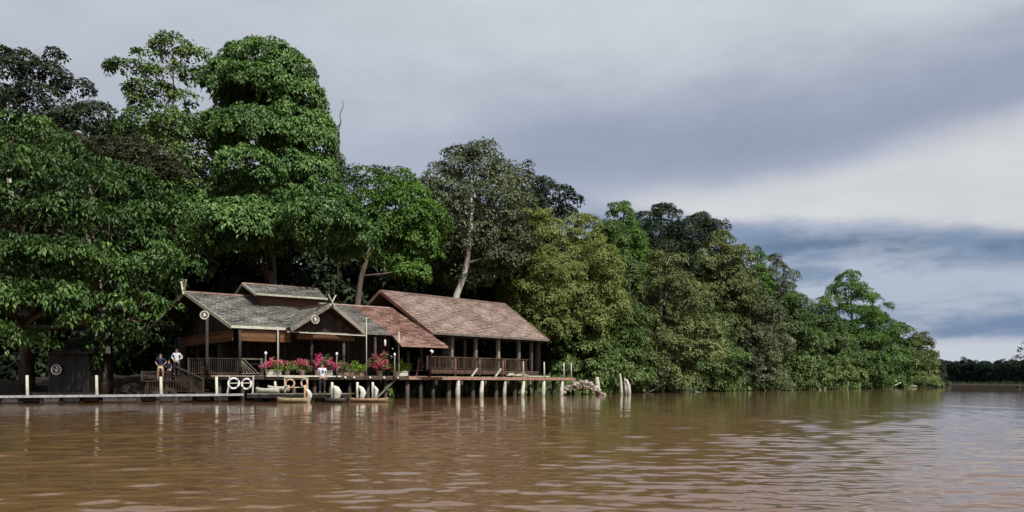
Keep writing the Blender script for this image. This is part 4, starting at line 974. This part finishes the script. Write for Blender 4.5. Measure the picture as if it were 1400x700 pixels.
# ------------------------------------------------------------------ people
def skinned(name, verts, edges, rad, mat, parent, root=0, sub=2, flat=None):
    me = bpy.data.meshes.new(name); me.from_pydata([tuple(v) for v in verts], edges, []); o = bpy.data.objects.new(name, me); COL.objects.link(o)
    o.modifiers.new('s', 'SKIN'); sv = me.skin_vertices[0].data
    for i, r in enumerate(rad):
        sv[i].radius = r if isinstance(r, tuple) else (r, r); sv[i].use_root = (i == root)
    s = o.modifiers.new('u', 'SUBSURF'); s.levels = sub; s.render_levels = sub
    dg = bpy.context.evaluated_depsgraph_get(); m2 = bpy.data.meshes.new_from_object(o.evaluated_get(dg)); bpy.data.objects.remove(o)
    m2.materials.clear(); m2.materials.append(mat); m2.polygons.foreach_set('use_smooth', [True]*len(m2.polygons)); m2.name = name
    return link(bpy.data.objects.new(name, m2), parent)
def person(label, loc, h, face, top, topm, bot, botm, armL, armR, hairlen=0, sleeve=.5, stance=.09):
    """h metres tall, x is the person's left-right, -y is forward; arms: (elbow, wrist) offsets in units of h"""
    t = thing('person', label, 'person', loc, face)
    S = h
    V = [(0,0,.53),(0,0,.61),(0,.005,.70),(0,.005,.79),(0,0,.845),(0,-.008,.885)]   # pelvis, waist, chest, shoulders, neck, head base
    Rr = [(.085,.062),(.072,.052),(.086,.06),(.075,.05),(.032,.032),(.045,.05)]
    Ed = [(0,1),(1,2),(2,3),(3,4),(4,5)]
    V += [(0,-.006,.93),(0,0,.975)]; Rr += [(.050,.060),(.035,.042)]; Ed += [(5,6),(6,7)]
    for sgn, arm in ((1, armL), (-1, armR)):
        b = len(V); el_, wr_ = arm
        V += [(sgn*.105,0,.80),(sgn*el_[0],el_[1],el_[2]),(sgn*wr_[0],wr_[1],wr_[2])]; Rr += [.034,.025,.017]; Ed += [(3,b),(b,b+1),(b+1,b+2)]
        d = Vector(wr_)-Vector(el_); d = Vector((sgn*d.x, d.y, d.z)).normalized(); w_ = Vector((sgn*wr_[0], wr_[1], wr_[2])); hp = w_+d*.045; V.append(tuple(hp)); Rr.append((.02,.012)); Ed.append((b+2, b+3)); pi = b+3
        sd = Vector((0,-1,0)); sd = (sd-d*sd.dot(d)).normalized()
        for k, (o_, l_) in enumerate(((-.018,.040),(-.006,.046),(.006,.044),(.018,.036))):
            c1 = hp+sd*o_+d*.022; c2 = c1+d*l_*.5+Vector((-sgn*.004,0,0)); c3 = c2+d*l_*.4+Vector((-sgn*.01,0,0)); i0 = len(V); V += [tuple(c1),tuple(c2),tuple(c3)]; Rr += [.0055,.005,.0045]; Ed += [(pi,i0),(i0,i0+1),(i0+1,i0+2)]
        c1 = w_+d*.02+sd*.022; c2 = c1+d*.022+sd*.012; i0 = len(V); V += [tuple(c1),tuple(c2)]; Rr += [.007,.005]; Ed += [(b+2,i0),(i0,i0+1)]
    for sgn in (1,-1):
        b = len(V); V += [(sgn*.055,0,.49),(sgn*stance,-.01,.28),(sgn*(stance+.005),.005,.045),(sgn*(stance+.012),-.075,.018)]; Rr += [.062,.038,.024,(.026,.014)]; Ed += [(0,b),(b,b+1),(b+1,b+2),(b+2,b+3)]
    V = [Vector(v)*S for v in V]; Rr = [tuple(x*S for x in r) if isinstance(r, tuple) else r*S for r in Rr]
    skinned('body', V, Ed, Rr, SKIN, t)
    # face details
    m = MB(); m.blob((0,-.062*S,.925*S), (.009*S,.014*S,.014*S)); 
    for sx_ in (1,-1): m.blob((sx_*.052*S,0,.925*S), (.008*S,.014*S,.018*S))
    m.build('nose_and_ears', SKIN, t, smooth=True)
    m = MB()
    for sx_ in (1,-1): m.blob((sx_*.02*S,-.056*S,.938*S), (.008*S,.005*S,.004*S))
    m.blob((0,-.054*S,.900*S), (.016*S,.005*S,.004*S)); m.build('eyes_and_mouth', HAIR, t, smooth=True)
    m = MB(); m.blob((0,.012*S,.955*S), (.062*S,.066*S,.055*S), 14, 9)
    if hairlen: m.tube([(0,.045*S,.95*S),(0,.055*S,.90*S),(0,.05*S,(.9-hairlen)*S)], [.045*S,.05*S,.03*S], 10)
    m.build('hair', HAIR, t, smooth=True)
    # shirt
    V2 = [(0,0,.505),(0,0,.60),(0,.005,.70),(0,.005,.79),(0,0,.832)]; R2 = [(.098,.074),(.088,.066),(.098,.071),(.085,.06),(.042,.04)]; E2 = [(0,1),(1,2),(2,3),(3,4)]
    for sgn, arm in ((1, armL), (-1, armR)):
        b = len(V2); el_, wr_ = Vector(arm[0]), Vector(arm[1]); e_ = Vector((sgn*el_.x,el_.y,el_.z)); w_ = Vector((sgn*wr_.x,wr_.y,wr_.z)); s_ = Vector((sgn*.105,0,.80))
        V2.append(tuple(s_)); R2.append(.043); E2.append((3,b))
        if sleeve <= .5: V2.append(tuple(s_.lerp(e_, .75))); R2.append(.038); E2.append((b,b+1))
        else: V2 += [tuple(e_), tuple(e_.lerp(w_, .9))]; R2 += [.034,.027]; E2 += [(b,b+1),(b+1,b+2)]
    skinned('shirt', [Vector(v)*S for v in V2], E2, [tuple(x*S for x in r) if isinstance(r, tuple) else r*S for r in R2], topm, t)
    # trousers or shorts
    V3 = [(0,0,.555),(0,0,.52)]; R3 = [(.088,.066),(.098,.074)]; E3 = [(0,1)]; end = .35 if bot == 'shorts' else .05
    for sgn in (1,-1):
        b = len(V3); V3 += [(sgn*.058,0,.48)]; R3 += [.07]; E3 += [(1,b)]
        if bot == 'shorts': V3.append((sgn*(.058+(stance-.058)*.5),-.005,.39)); R3.append(.066); E3.append((b,b+1))
        else: V3 += [(sgn*stance,-.01,.28),(sgn*(stance+.004),.005,.055)]; R3 += [.05,.038]; E3 += [(b,b+1),(b+1,b+2)]
    skinned('shorts' if bot == 'shorts' else 'trousers', [Vector(v)*S for v in V3], E3, [tuple(x*S for x in r) if isinstance(r, tuple) else r*S for r in R3], botm, t)
    if bot != 'shorts':
        for sgn in (1,-1):
            m = MB(); m.blob((sgn*(stance+.01)*S,-.035*S,.02*S), (.03*S,.075*S,.022*S)); m.build('shoe', HAIR, t, smooth=True)
    return t
REL = ((.135, .02, .665), (.14, -.03, .54))
BENT = ((.14, .04, .67), (.09, -.10, .66))
HIP = ((.19, .05, .68), (.12, -.01, .58))
p1 = person('man in white short sleeved shirt and dark trousers standing on the pontoon', at(440.5, 46.3, .485), 1.76, R(20), 'shirt', CW, 'trousers', CB, REL, BENT, stance=.07)
m = MB(); m.box((0.02, -.118, 1.26), (.12, .02, .16)); m.build('chest_print', CBL, p1)
person('woman in dark blue top and cream shorts standing at the head of the landing', at(219.5, 49.9, 1.26), 1.66, R(10), 'shirt', CN, 'shorts', CC, HIP, HIP, hairlen=.12)
person('child in navy blue shirt standing between the woman and the man in white', at(231, 49.7, 1.26), 1.26, R(-15), 'shirt', CN, 'trousers', CB, REL, BENT, hairlen=.03)
person('man in white long sleeved shirt standing on the upper deck behind the stairs', at(241.5, 52.5, 1.60), 1.74, R(5), 'shirt', CW, 'trousers', CB, HIP, HIP, sleeve=1)

for (px, D, ln, hh, dr, lab) in ((893, 92, 3.2, 1.1, 1, 'bare grey branch leaning into the river right of the close group of posts'), (941, 100, 4.0, .8, -1, 'long bare branch lying in the water under the big olive crown'), (1008, 115, 3.5, 1.3, 1, 'bare forked branch in the water below the grey-green tree mass'), (1105, 147, 5.5, 1.2, -1, 'pale fallen trunk at the waterline before the dip in the skyline'), (1219, 190, 6.5, 1.4, 1, 'pale fallen trunk at the waterline near the end of the left bank')):
    p = at(px, D, 0); m = MB(); m.tube([(-dr*ln*.5, -1.2, -.25), (-dr*ln*.1, -.3, .18), (dr*ln*.3, .8, hh*.7), (dr*ln*.5, 1.6, hh)], [.05, .09, .13, .16], 7, wob=.2)
    m.tube([(-dr*ln*.1, -.3, .2), (-dr*ln*.25, -.8, .6), (-dr*ln*.38, -1.1, .7)], [.05, .03, .012], 5); m.tube([(dr*ln*.1, .2, .4), (dr*ln*.05, -.4, .95), (-dr*ln*.05, -.7, 1.3)], [.05, .03, .012], 5)
    o = m.build('fallen_branch', BARKP, smooth=True); o.location = p; tag(o, lab, 'branch', 'fallen branches along the bank')
# ------------------------------------------------------------------ trees
# 1 overhanging big leaf trees at the left, in front
fg = [lob(20,190,75,45,50), lob(-25,230,70,50,48), lob(60,235,70,40,47), lob(10,290,85,50,47), lob(95,290,55,38,47.5), lob(-20,350,70,50,46.5), lob(60,355,75,45,46.5), lob(120,350,45,32,48),
      lob(10,410,75,40,46.5), lob(85,408,58,32,46.5), lob(-20,460,50,30,46), lob(8,470,34,26,46.5), lob(110,440,32,20,47)]
fg = [(c, (q[0], q[1], q[2]*.8)) for c, q in fg]; fg2f = .8
tree('huge dark green tree with drooping big leaves filling the left edge over the jetty', 35, 51.5, backing(fg), L['deep'], leaf=.33, cr=.66, k=28, wr=.42, droop=.95, dens=1.0, tr=.45, minz=1.2, limbs=14, zmin=-.12)
fg2 = [lob(165,255,60,32,53), lob(120,240,50,30,54), lob(210,290,55,30,52), lob(150,310,60,34,51), lob(222,320,36,26,53), lob(195,355,58,34,51), lob(140,385,50,30,50.5), lob(192,378,30,20,51.5),
       lob(185,415,40,22,50.5), lob(130,440,36,20,50.3), lob(160,455,30,16,50.3), lob(196,440,20,12,50.5), lob(128,474,14,13,49.8), lob(135,492,9,13,49.8)]
tree('broad tree with layered drooping sprays between the left edge and the lodge gable', 141, 51.2, backing(fg2), L['deep'], leaf=.33, cr=.66, k=28, wr=.42, droop=.95, dens=1.0, tr=.30, minz=1.4, limbs=14, zmin=-.12)
# 2 dark fine leaved crown at upper left with bare grey branches
up1 = [lob(20,90,45,24,66), lob(-20,75,40,22,66), lob(60,105,40,20,66), lob(100,120,30,14,67), lob(130,150,26,14,67), lob(40,140,60,25,66), lob(95,165,50,20,66), lob(-10,140,50,26,67), lob(150,175,30,14,67), lob(75,75,14,10,66)]
tree('fine leaved dark tree with see-through crown at the top left corner', 45, 66, up1, L['dark'], leaf=.30, cr=.62, k=26, wr=.5, droop=.25, dens=1.7, tr=.38, flat=.7, twigs=3, bark=BARKP)
up2 = [lob(150,200,60,16,59), lob(200,215,50,14,59), lob(120,215,50,16,59), lob(170,235,55,14,58.5), lob(225,235,40,14,59), lob(90,195,40,14,60)]
tree('brownish flat topped tree with bare pale branches showing above the layered sprays', 150, 60, up2, L['brown'], leaf=.28, cr=.62, k=26, wr=.45, droop=.2, dens=1.6, tr=.26, flat=.5, twigs=5, bark=BARKP)
fl = rlobes(185, 71, 172, 190, 330, 9, 55, size=.36)
tree('dull dark green crown filling the canopy behind the brownish flat topped tree', 190, 72, fl, L['dark'], leaf=.34, cr=.6, k=20, dens=1.1, tr=.3)
# 3 slender tree with tiers and pale trunk
sl3 = [lob(235,62,30,15,72), lob(205,72,22,9,72), lob(262,75,24,12,72), lob(180,92,34,11,72), lob(160,88,18,7,72), lob(230,98,36,14,72), lob(270,105,24,14,72), lob(200,118,32,12,72), lob(190,140,26,12,72), lob(255,135,26,13,72), lob(220,125,22,10,72)]
tree('slender tall tree with open leaf tiers and pale trunk left of the vine covered giant', 236, 72, sl3, L['mid'], leaf=.38, cr=.75, k=25, wr=.5, droop=.6, dens=1.6, tr=.22, bark=BARKP, limbs=11, flat=.7)
md = [lob(215,160,45,22,67), lob(250,180,45,26,66), lob(190,180,40,20,66), lob(260,225,40,30,64), lob(215,205,40,20,64), lob(270,270,40,34,62), lob(255,310,40,30,61), lob(235,170,36,18,64), lob(290,340,30,22,60)]
tree('mid green tree wedged between the slender tree and the vine covered giant', 250, 66, backing(md), L['mid'], leaf=.42, cr=.7, k=15, wr=.45, droop=.5, dens=1.0, tr=.3)
# 4 the vine covered giant
vg_ = [lob(348,84,50,32,66.5), lob(385,104,44,38,66), lob(316,112,42,32,66), lob(402,142,46,38,65.5), lob(350,122,60,34,65),
       lob(345,180,58,36,62.5), lob(300,178,30,30,64), lob(418,195,44,46,65), lob(392,170,34,30,64),
       lob(340,238,48,40,60), lob(425,245,40,40,64.5), lob(396,232,34,30,63),
       lob(318,312,62,42,57.5), lob(350,298,40,32,58.5), lob(436,298,62,46,58), lob(398,318,30,28,59.5), lob(478,328,38,32,59.5), lob(395,282,36,30,61), lob(285,300,34,34,60.5)]
vcore = [((c[0]-.3, c[1]+3.4, c[2]-.5), (q[0]*.96, q[1], q[2]*.98)) for c, q in vg_]
tree('giant tree wrapped in vines like stacked green domes, tallest in the picture', 375, 66, vg_ + vcore, L['vine'], leaf=.33, cr=.52, k=26, wr=.5, droop=.7, dens=1.9, tr=.6, limbs=8, zmin=-.22, inner=.06)
# small dead twig beyond it
m = MB(); m.tube([(0,0,-4),(0,0,0),(.25,0,.8),(.15,0,1.4),(.45,0,2.1),(.35,0,2.6)], [.09,.06,.05,.04,.03,.02], 6); m.tube([(.2,0,.7),(-.2,0,.1),(-.35,0,-.8)], [.05,.04,.02], 5)
o = m.build('dead_branch', BARK); o.location = at(462, 66, y=180); tag(o, 'thin crooked dead branch poking out to the right of the vine covered giant', 'branch')
m = MB(); m.tube([(0,0,-24),(0,0,-6),(.1,0,0)], [.1,.08,.06], 6); o2 = m.build('dead_stem', BARK, o)
# 5 bright tree right of the giant
b5 = rlobes(540, 70, 228, 130, 372, 15, 12, size=.36) + [lob(500,245,26,18,71), lob(575,330,28,30,69), lob(560,375,30,20,68)]
tree('bright yellow-green tree with a dark leaning trunk behind the gap between the two roofs', 493, 69, b5, L['bright'], leaf=.34, cr=.65, k=24, wr=.5, droop=.5, dens=1.25, tr=.30, path=[at(484,67,.6), at(488,67,y=420), at(494,67,y=375), at(508,67,y=335), at(520,68,y=300), at(532,70,y=250)], limbs=12)
b5b = [lob(470,232,20,12,74), lob(455,240,24,14,76), lob(520,238,20,14,76), lob(565,262,22,16,76), lob(548,236,12,9,78), lob(480,262,30,20,76)]
tree('dark tree top peeping out behind the bright yellow-green tree', 510, 77, backing(b5b), L['dark'], leaf=.36, cr=.6, k=14, dens=.8, tr=.25, twigs=3)
BARKW = noisy('bark_white', [(.42,.40,.35), (.60,.58,.52), (.70,.68,.62)], 2, .8, bump=.3, stretch=(1,1,.5))
# 6 grey green tree with white trunk
g6 = [lob(640,335,26,18,72.5), lob(600,345,30,22,75), lob(680,352,34,24,75), lob(660,318,26,18,73)] + rlobes(650, 77, 193, 172, 385, 26, 31, size=.25, flat=.8, gaps=.10) + [lob(690,235,22,20,78), lob(712,250,18,22,79), lob(600,235,20,16,78)]
tree('tall airy grey-green tree with a white curving trunk behind the pink roof', 620, 76, g6, L['grey'], leaf=.30, cr=.60, k=20, wr=.5, droop=.4, dens=1.05, tr=.38, bark=BARKW, path=[at(612,74.5,.6), at(618,74.5,y=425), at(627,74,y=395), at(640,73.5,y=362), at(641,73.5,y=335), at(646,73.5,y=300), at(644,74.5,y=262), at(648,76,y=215)], limbs=16)
g6b = rlobes(720, 84, 218, 60, 330, 9, 33, size=.4)
tree('narrow dark crown right behind the airy grey-green tree', 716, 85, g6b, L['dark'], leaf=.36, cr=.62, k=14, dens=.9, tr=.28)
d7 = [lob(764,262,22,11,92), lob(745,250,15,9,92), lob(779,273,16,10,92), lob(752,280,20,10,92), lob(772,290,20,10,92), lob(738,266,9,7,92), lob(760,300,24,14,98)]
tree('distant dark tree with separate tufts showing above the yellow-green canopy', 760, 98, d7, L['dark'], leaf=.40, cr=.65, k=20, dens=1.5, tr=.25, twigs=2)
# 8 and on: the wooded bank to the right, front row
spec = [
 # px, D, ytop, width, ybot, lobes, mat, leaf, label
 (735, 80, 282, 110, 470, 18, 'yellow', .36, 'soft yellow-green tree rising directly right of the pink roof'),
 (695, 86, 320, 90, 440, 10, 'olive', .36, 'dull olive tree tucked behind the right end of the pink roof'),
 (590, 82, 262, 90, 420, 9, 'mid', .38, 'mid green tree filling the gap under the airy grey-green tree'),
 (795, 84, 292, 105, 470, 17, 'yellow', .40, 'rounded pale green tree above the end of the boardwalk'),
 (835, 90, 300, 95, 500, 15, 'mid', .38, 'mid green tree directly left of the big olive crown'),
 (848, 104, 274, 70, 400, 9, 'bright', .46, 'bright green tree top standing up behind the rounded pale green tree'),
 (800, 83, 410, 90, 525, 10, 'mid', .40, 'low spreading tree drooping over the rubble bank'),
 (903, 95, 340, 130, 520, 24, 'olive', .42, 'big round olive crown hanging to the water right of the close group of posts'),
 (850, 88, 430, 80, 528, 10, 'mid', .42, 'low green tree leaning over the close group of broken posts'),
 (900, 118, 278, 100, 400, 13, 'dark', .46, 'dark crown with ragged top behind the big olive crown'),
 (950, 125, 288, 100, 420, 13, 'dark', .46, 'dark wide crown forming the highest point right of the bright tree top'),
 (985, 118, 315, 80, 460, 12, 'olive', .46, 'olive brown crown stepping down beside the dark wide crown'),
 (968, 110, 415, 80, 532, 12, 'mid', .44, 'lower mid green tree between the olive crown and the grey green one'),
 (1015, 122, 365, 100, 532, 20, 'grey', .44, 'grey-green tree mass hanging to the water in the middle of the right bank'),
 (1035, 138, 335, 36, 440, 7, 'bright', .5, 'narrow bright green tree behind the grey-green mass'),
 (1062, 140, 345, 56, 470, 8, 'grey', .48, 'branchy half bare tree with tufts against the sky where the skyline drops'),
 (1080, 136, 398, 84, 532, 15, 'mid', .50, 'green tree with smooth domed top right of the branchy half bare tree'),
 (1045, 128, 420, 60, 532, 10, 'olive', .46, 'narrow olive tree below the branchy half bare tree'),
 (1120, 150, 405, 70, 531, 13, 'mid', .52, 'domed tree filling the dip before the tall stepped tree'),
 (1165, 168, 368, 76, 500, 17, 'bright', .58, 'tallest tree of the far right bank, with stepped bright tiers'),
 (1140, 162, 440, 70, 530, 10, 'mid', .55, 'lower tree left of the foot of the tall stepped tree'),
 (1195, 176, 398, 60, 520, 12, 'vine', .60, 'darker shoulder tree right of the tall stepped tree'),
 (1180, 170, 460, 70, 529, 9, 'deep', .58, 'dark low tree under the tall stepped tree'),
 (1228, 200, 440, 60, 528, 12, 'mid', .65, 'rounded tree second from the end of the left bank'),
 (1255, 228, 452, 48, 527, 10, 'olive', .75, 'brownish green last big tree at the end of the left bank'),
 (1275, 262, 478, 28, 527, 7, 'dark', .9, 'small dark tree on the very tip of the left bank'),
]
for i, (px, D, yt, wd, yb, n, mt, lf, lab) in enumerate(spec):
    lo = rlobes(px, D, yt, wd*1.14, yb, n, 100+i, size=.36)
    if 'tallest' in lab: lo = [lob(*z, 168) for z in ((1163,378,14,11),(1160,394,26,12),(1182,404,20,11),(1145,410,22,12),(1168,424,34,10),(1194,436,20,9),(1150,446,30,12),(1176,464,42,13),(1158,486,42,16),(1190,490,26,14))]; lo = backing(lo, 3)
    tree(lab, px, D+1, lo, L[mt], leaf=lf*.72, cr=lf*1.4, k=26, wr=.5, droop=.5, dens=1.0 if mt != 'grey' else .9, tr=.28+D*.0008, limbs=8, minz=.15, zmin=-.3,
         twigs=3 if 'branchy' in lab else 0, bark=BARKP if mt in ('olive', 'grey') else BARK)
# forest interior: continuous dark wood behind the front rows (one mass)
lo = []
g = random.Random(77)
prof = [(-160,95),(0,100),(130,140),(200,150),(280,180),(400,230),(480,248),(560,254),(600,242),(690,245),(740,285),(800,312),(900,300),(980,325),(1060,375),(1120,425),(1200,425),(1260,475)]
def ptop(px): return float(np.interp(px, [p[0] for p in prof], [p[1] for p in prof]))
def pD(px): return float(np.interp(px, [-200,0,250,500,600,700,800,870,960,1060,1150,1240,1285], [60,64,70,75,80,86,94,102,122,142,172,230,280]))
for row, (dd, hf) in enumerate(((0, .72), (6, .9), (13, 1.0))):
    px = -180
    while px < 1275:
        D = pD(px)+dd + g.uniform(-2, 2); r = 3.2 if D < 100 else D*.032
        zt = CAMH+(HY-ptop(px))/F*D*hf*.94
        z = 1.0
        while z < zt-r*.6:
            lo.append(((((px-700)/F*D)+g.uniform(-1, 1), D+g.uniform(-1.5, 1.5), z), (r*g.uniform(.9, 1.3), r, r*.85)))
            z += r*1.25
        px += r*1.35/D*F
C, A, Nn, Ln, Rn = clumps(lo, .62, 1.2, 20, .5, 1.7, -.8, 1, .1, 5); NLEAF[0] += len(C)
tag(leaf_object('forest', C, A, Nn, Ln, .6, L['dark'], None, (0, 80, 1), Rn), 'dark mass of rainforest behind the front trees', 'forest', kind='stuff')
# far wood across the river
lo = []
for dd in (0, 14):
    px = 1225
    while px < 1640:
        D = float(np.interp(px, [1225, 1335, 1400, 1500, 1640], [820, 740, 650, 540, 430]))+dd; r = 5.2*g.uniform(.7, 1.35)
        yt = 497.5+g.uniform(-4, 4) - max(0, px-1370)*.06; zt = CAMH+(HY-yt)/F*D
        z = 1.5
        while z < zt: lo.append(((((px-700)/F*D), D+g.uniform(-5, 5), min(z, zt-r*.4)), (r, r, r*.8))); z += r*.8
        if g.random() < .12: lo.append(((((px-700)/F*D), D, zt+r*.5), (r*.35, r*.4, r*.6)))
        px += r*.9/D*F
C, A, Nn, Ln, Rn = clumps(lo, 1.7, 2.4, 14, .4, 1.3, -.9, 1, .1, 9); NLEAF[0] += len(C)
tag(leaf_object('far_wood', C, A, Nn, Ln, .6, L['far'], None, (400, 700, 1), Rn), 'low dark wood on the far bank at the right horizon', 'wood', kind='stuff')
et = [lob(1399,478,7,3,330), lob(1394,488,9,2.2,330), lob(1404,470,8,3,330), lob(1408,484,9,4,330), lob(1404,495,12,4,330), lob(1412,508,14,12,330)]
tree('dark tree with flat layered branches cut off by the right edge of the picture', 1412, 330, et, L['far'], leaf=.9, cr=1.4, k=14, dens=1.1, tr=.35)
# grass at the foot of the far wood and along the left bank
def strip(poly, width, n, h, seed, mat, name, label, maxd=300):
    g = np.random.default_rng(seed); Cc = []
    seg = [(np.array(a, float), np.array(b_, float)) for a, b_ in zip(poly[:-1], poly[1:])]
    wts = np.array([np.linalg.norm(b_-a) for a, b_ in seg]); wts = wts/np.maximum(30, np.array([np.linalg.norm((a+b_)/2) for a, b_ in seg])); wts /= wts.sum()
    si = g.choice(len(seg), n, p=wts); A_ = np.array([s[0] for s in seg])[si]; B_ = np.array([s[1] for s in seg])[si]
    s = g.random((n, 1)); d = B_-A_; nn_ = np.stack([-d[:, 1], d[:, 0]], 1); nn_ /= np.linalg.norm(nn_, axis=1, keepdims=True)
    off = g.random((n, 1))**1.3*width
    P2 = A_+d*s+nn_*off
    dist = np.linalg.norm(P2, axis=1)
    hh = h*(.5+g.random(n))*np.clip(dist/80, .7, 3)*(.45+.9*np.abs(np.sin(P2[:, 0]*.55+np.sin(P2[:, 1]*.31)*2)))
    z = hfun(off[:, 0]) + hh*.4
    C = np.stack([P2[:, 0], P2[:, 1], z], 1); A = unit(g.normal(size=(n, 3))*.45+UP); Nn = unit(g.normal(size=(n, 3))*.6+np.array([0, -1, .3]))
    NLEAF[0] += n
    tag(leaf_object(name, C, A, Nn, hh, .16 if 'grass' in name else .5, mat, None, (0, 60, 0)), label, 'grass' if 'grass' in name else 'undergrowth', kind='stuff')
strip(bank[6:20], 2.2, 24000, .55, 3, L['grass'], 'bank_grass', 'rough grass and reeds along the muddy bank')
strip(bank[6:20], 5.0, 18000, .9, 4, L['mid'], 'undergrowth', 'low leafy undergrowth at the foot of the trees')
fb = farb[2:8]; fb = fb[::-1]
strip([tuple(p) for p in farb[2:8]], 14, 5000, .6, 5, L['dark'], 'far_bank_grass', 'low dark grass edge of the far bank')
for o in list(COL.objects):
    if o.get('_done') is not None: del o['_done']
print('LEAVES', NLEAF[0])
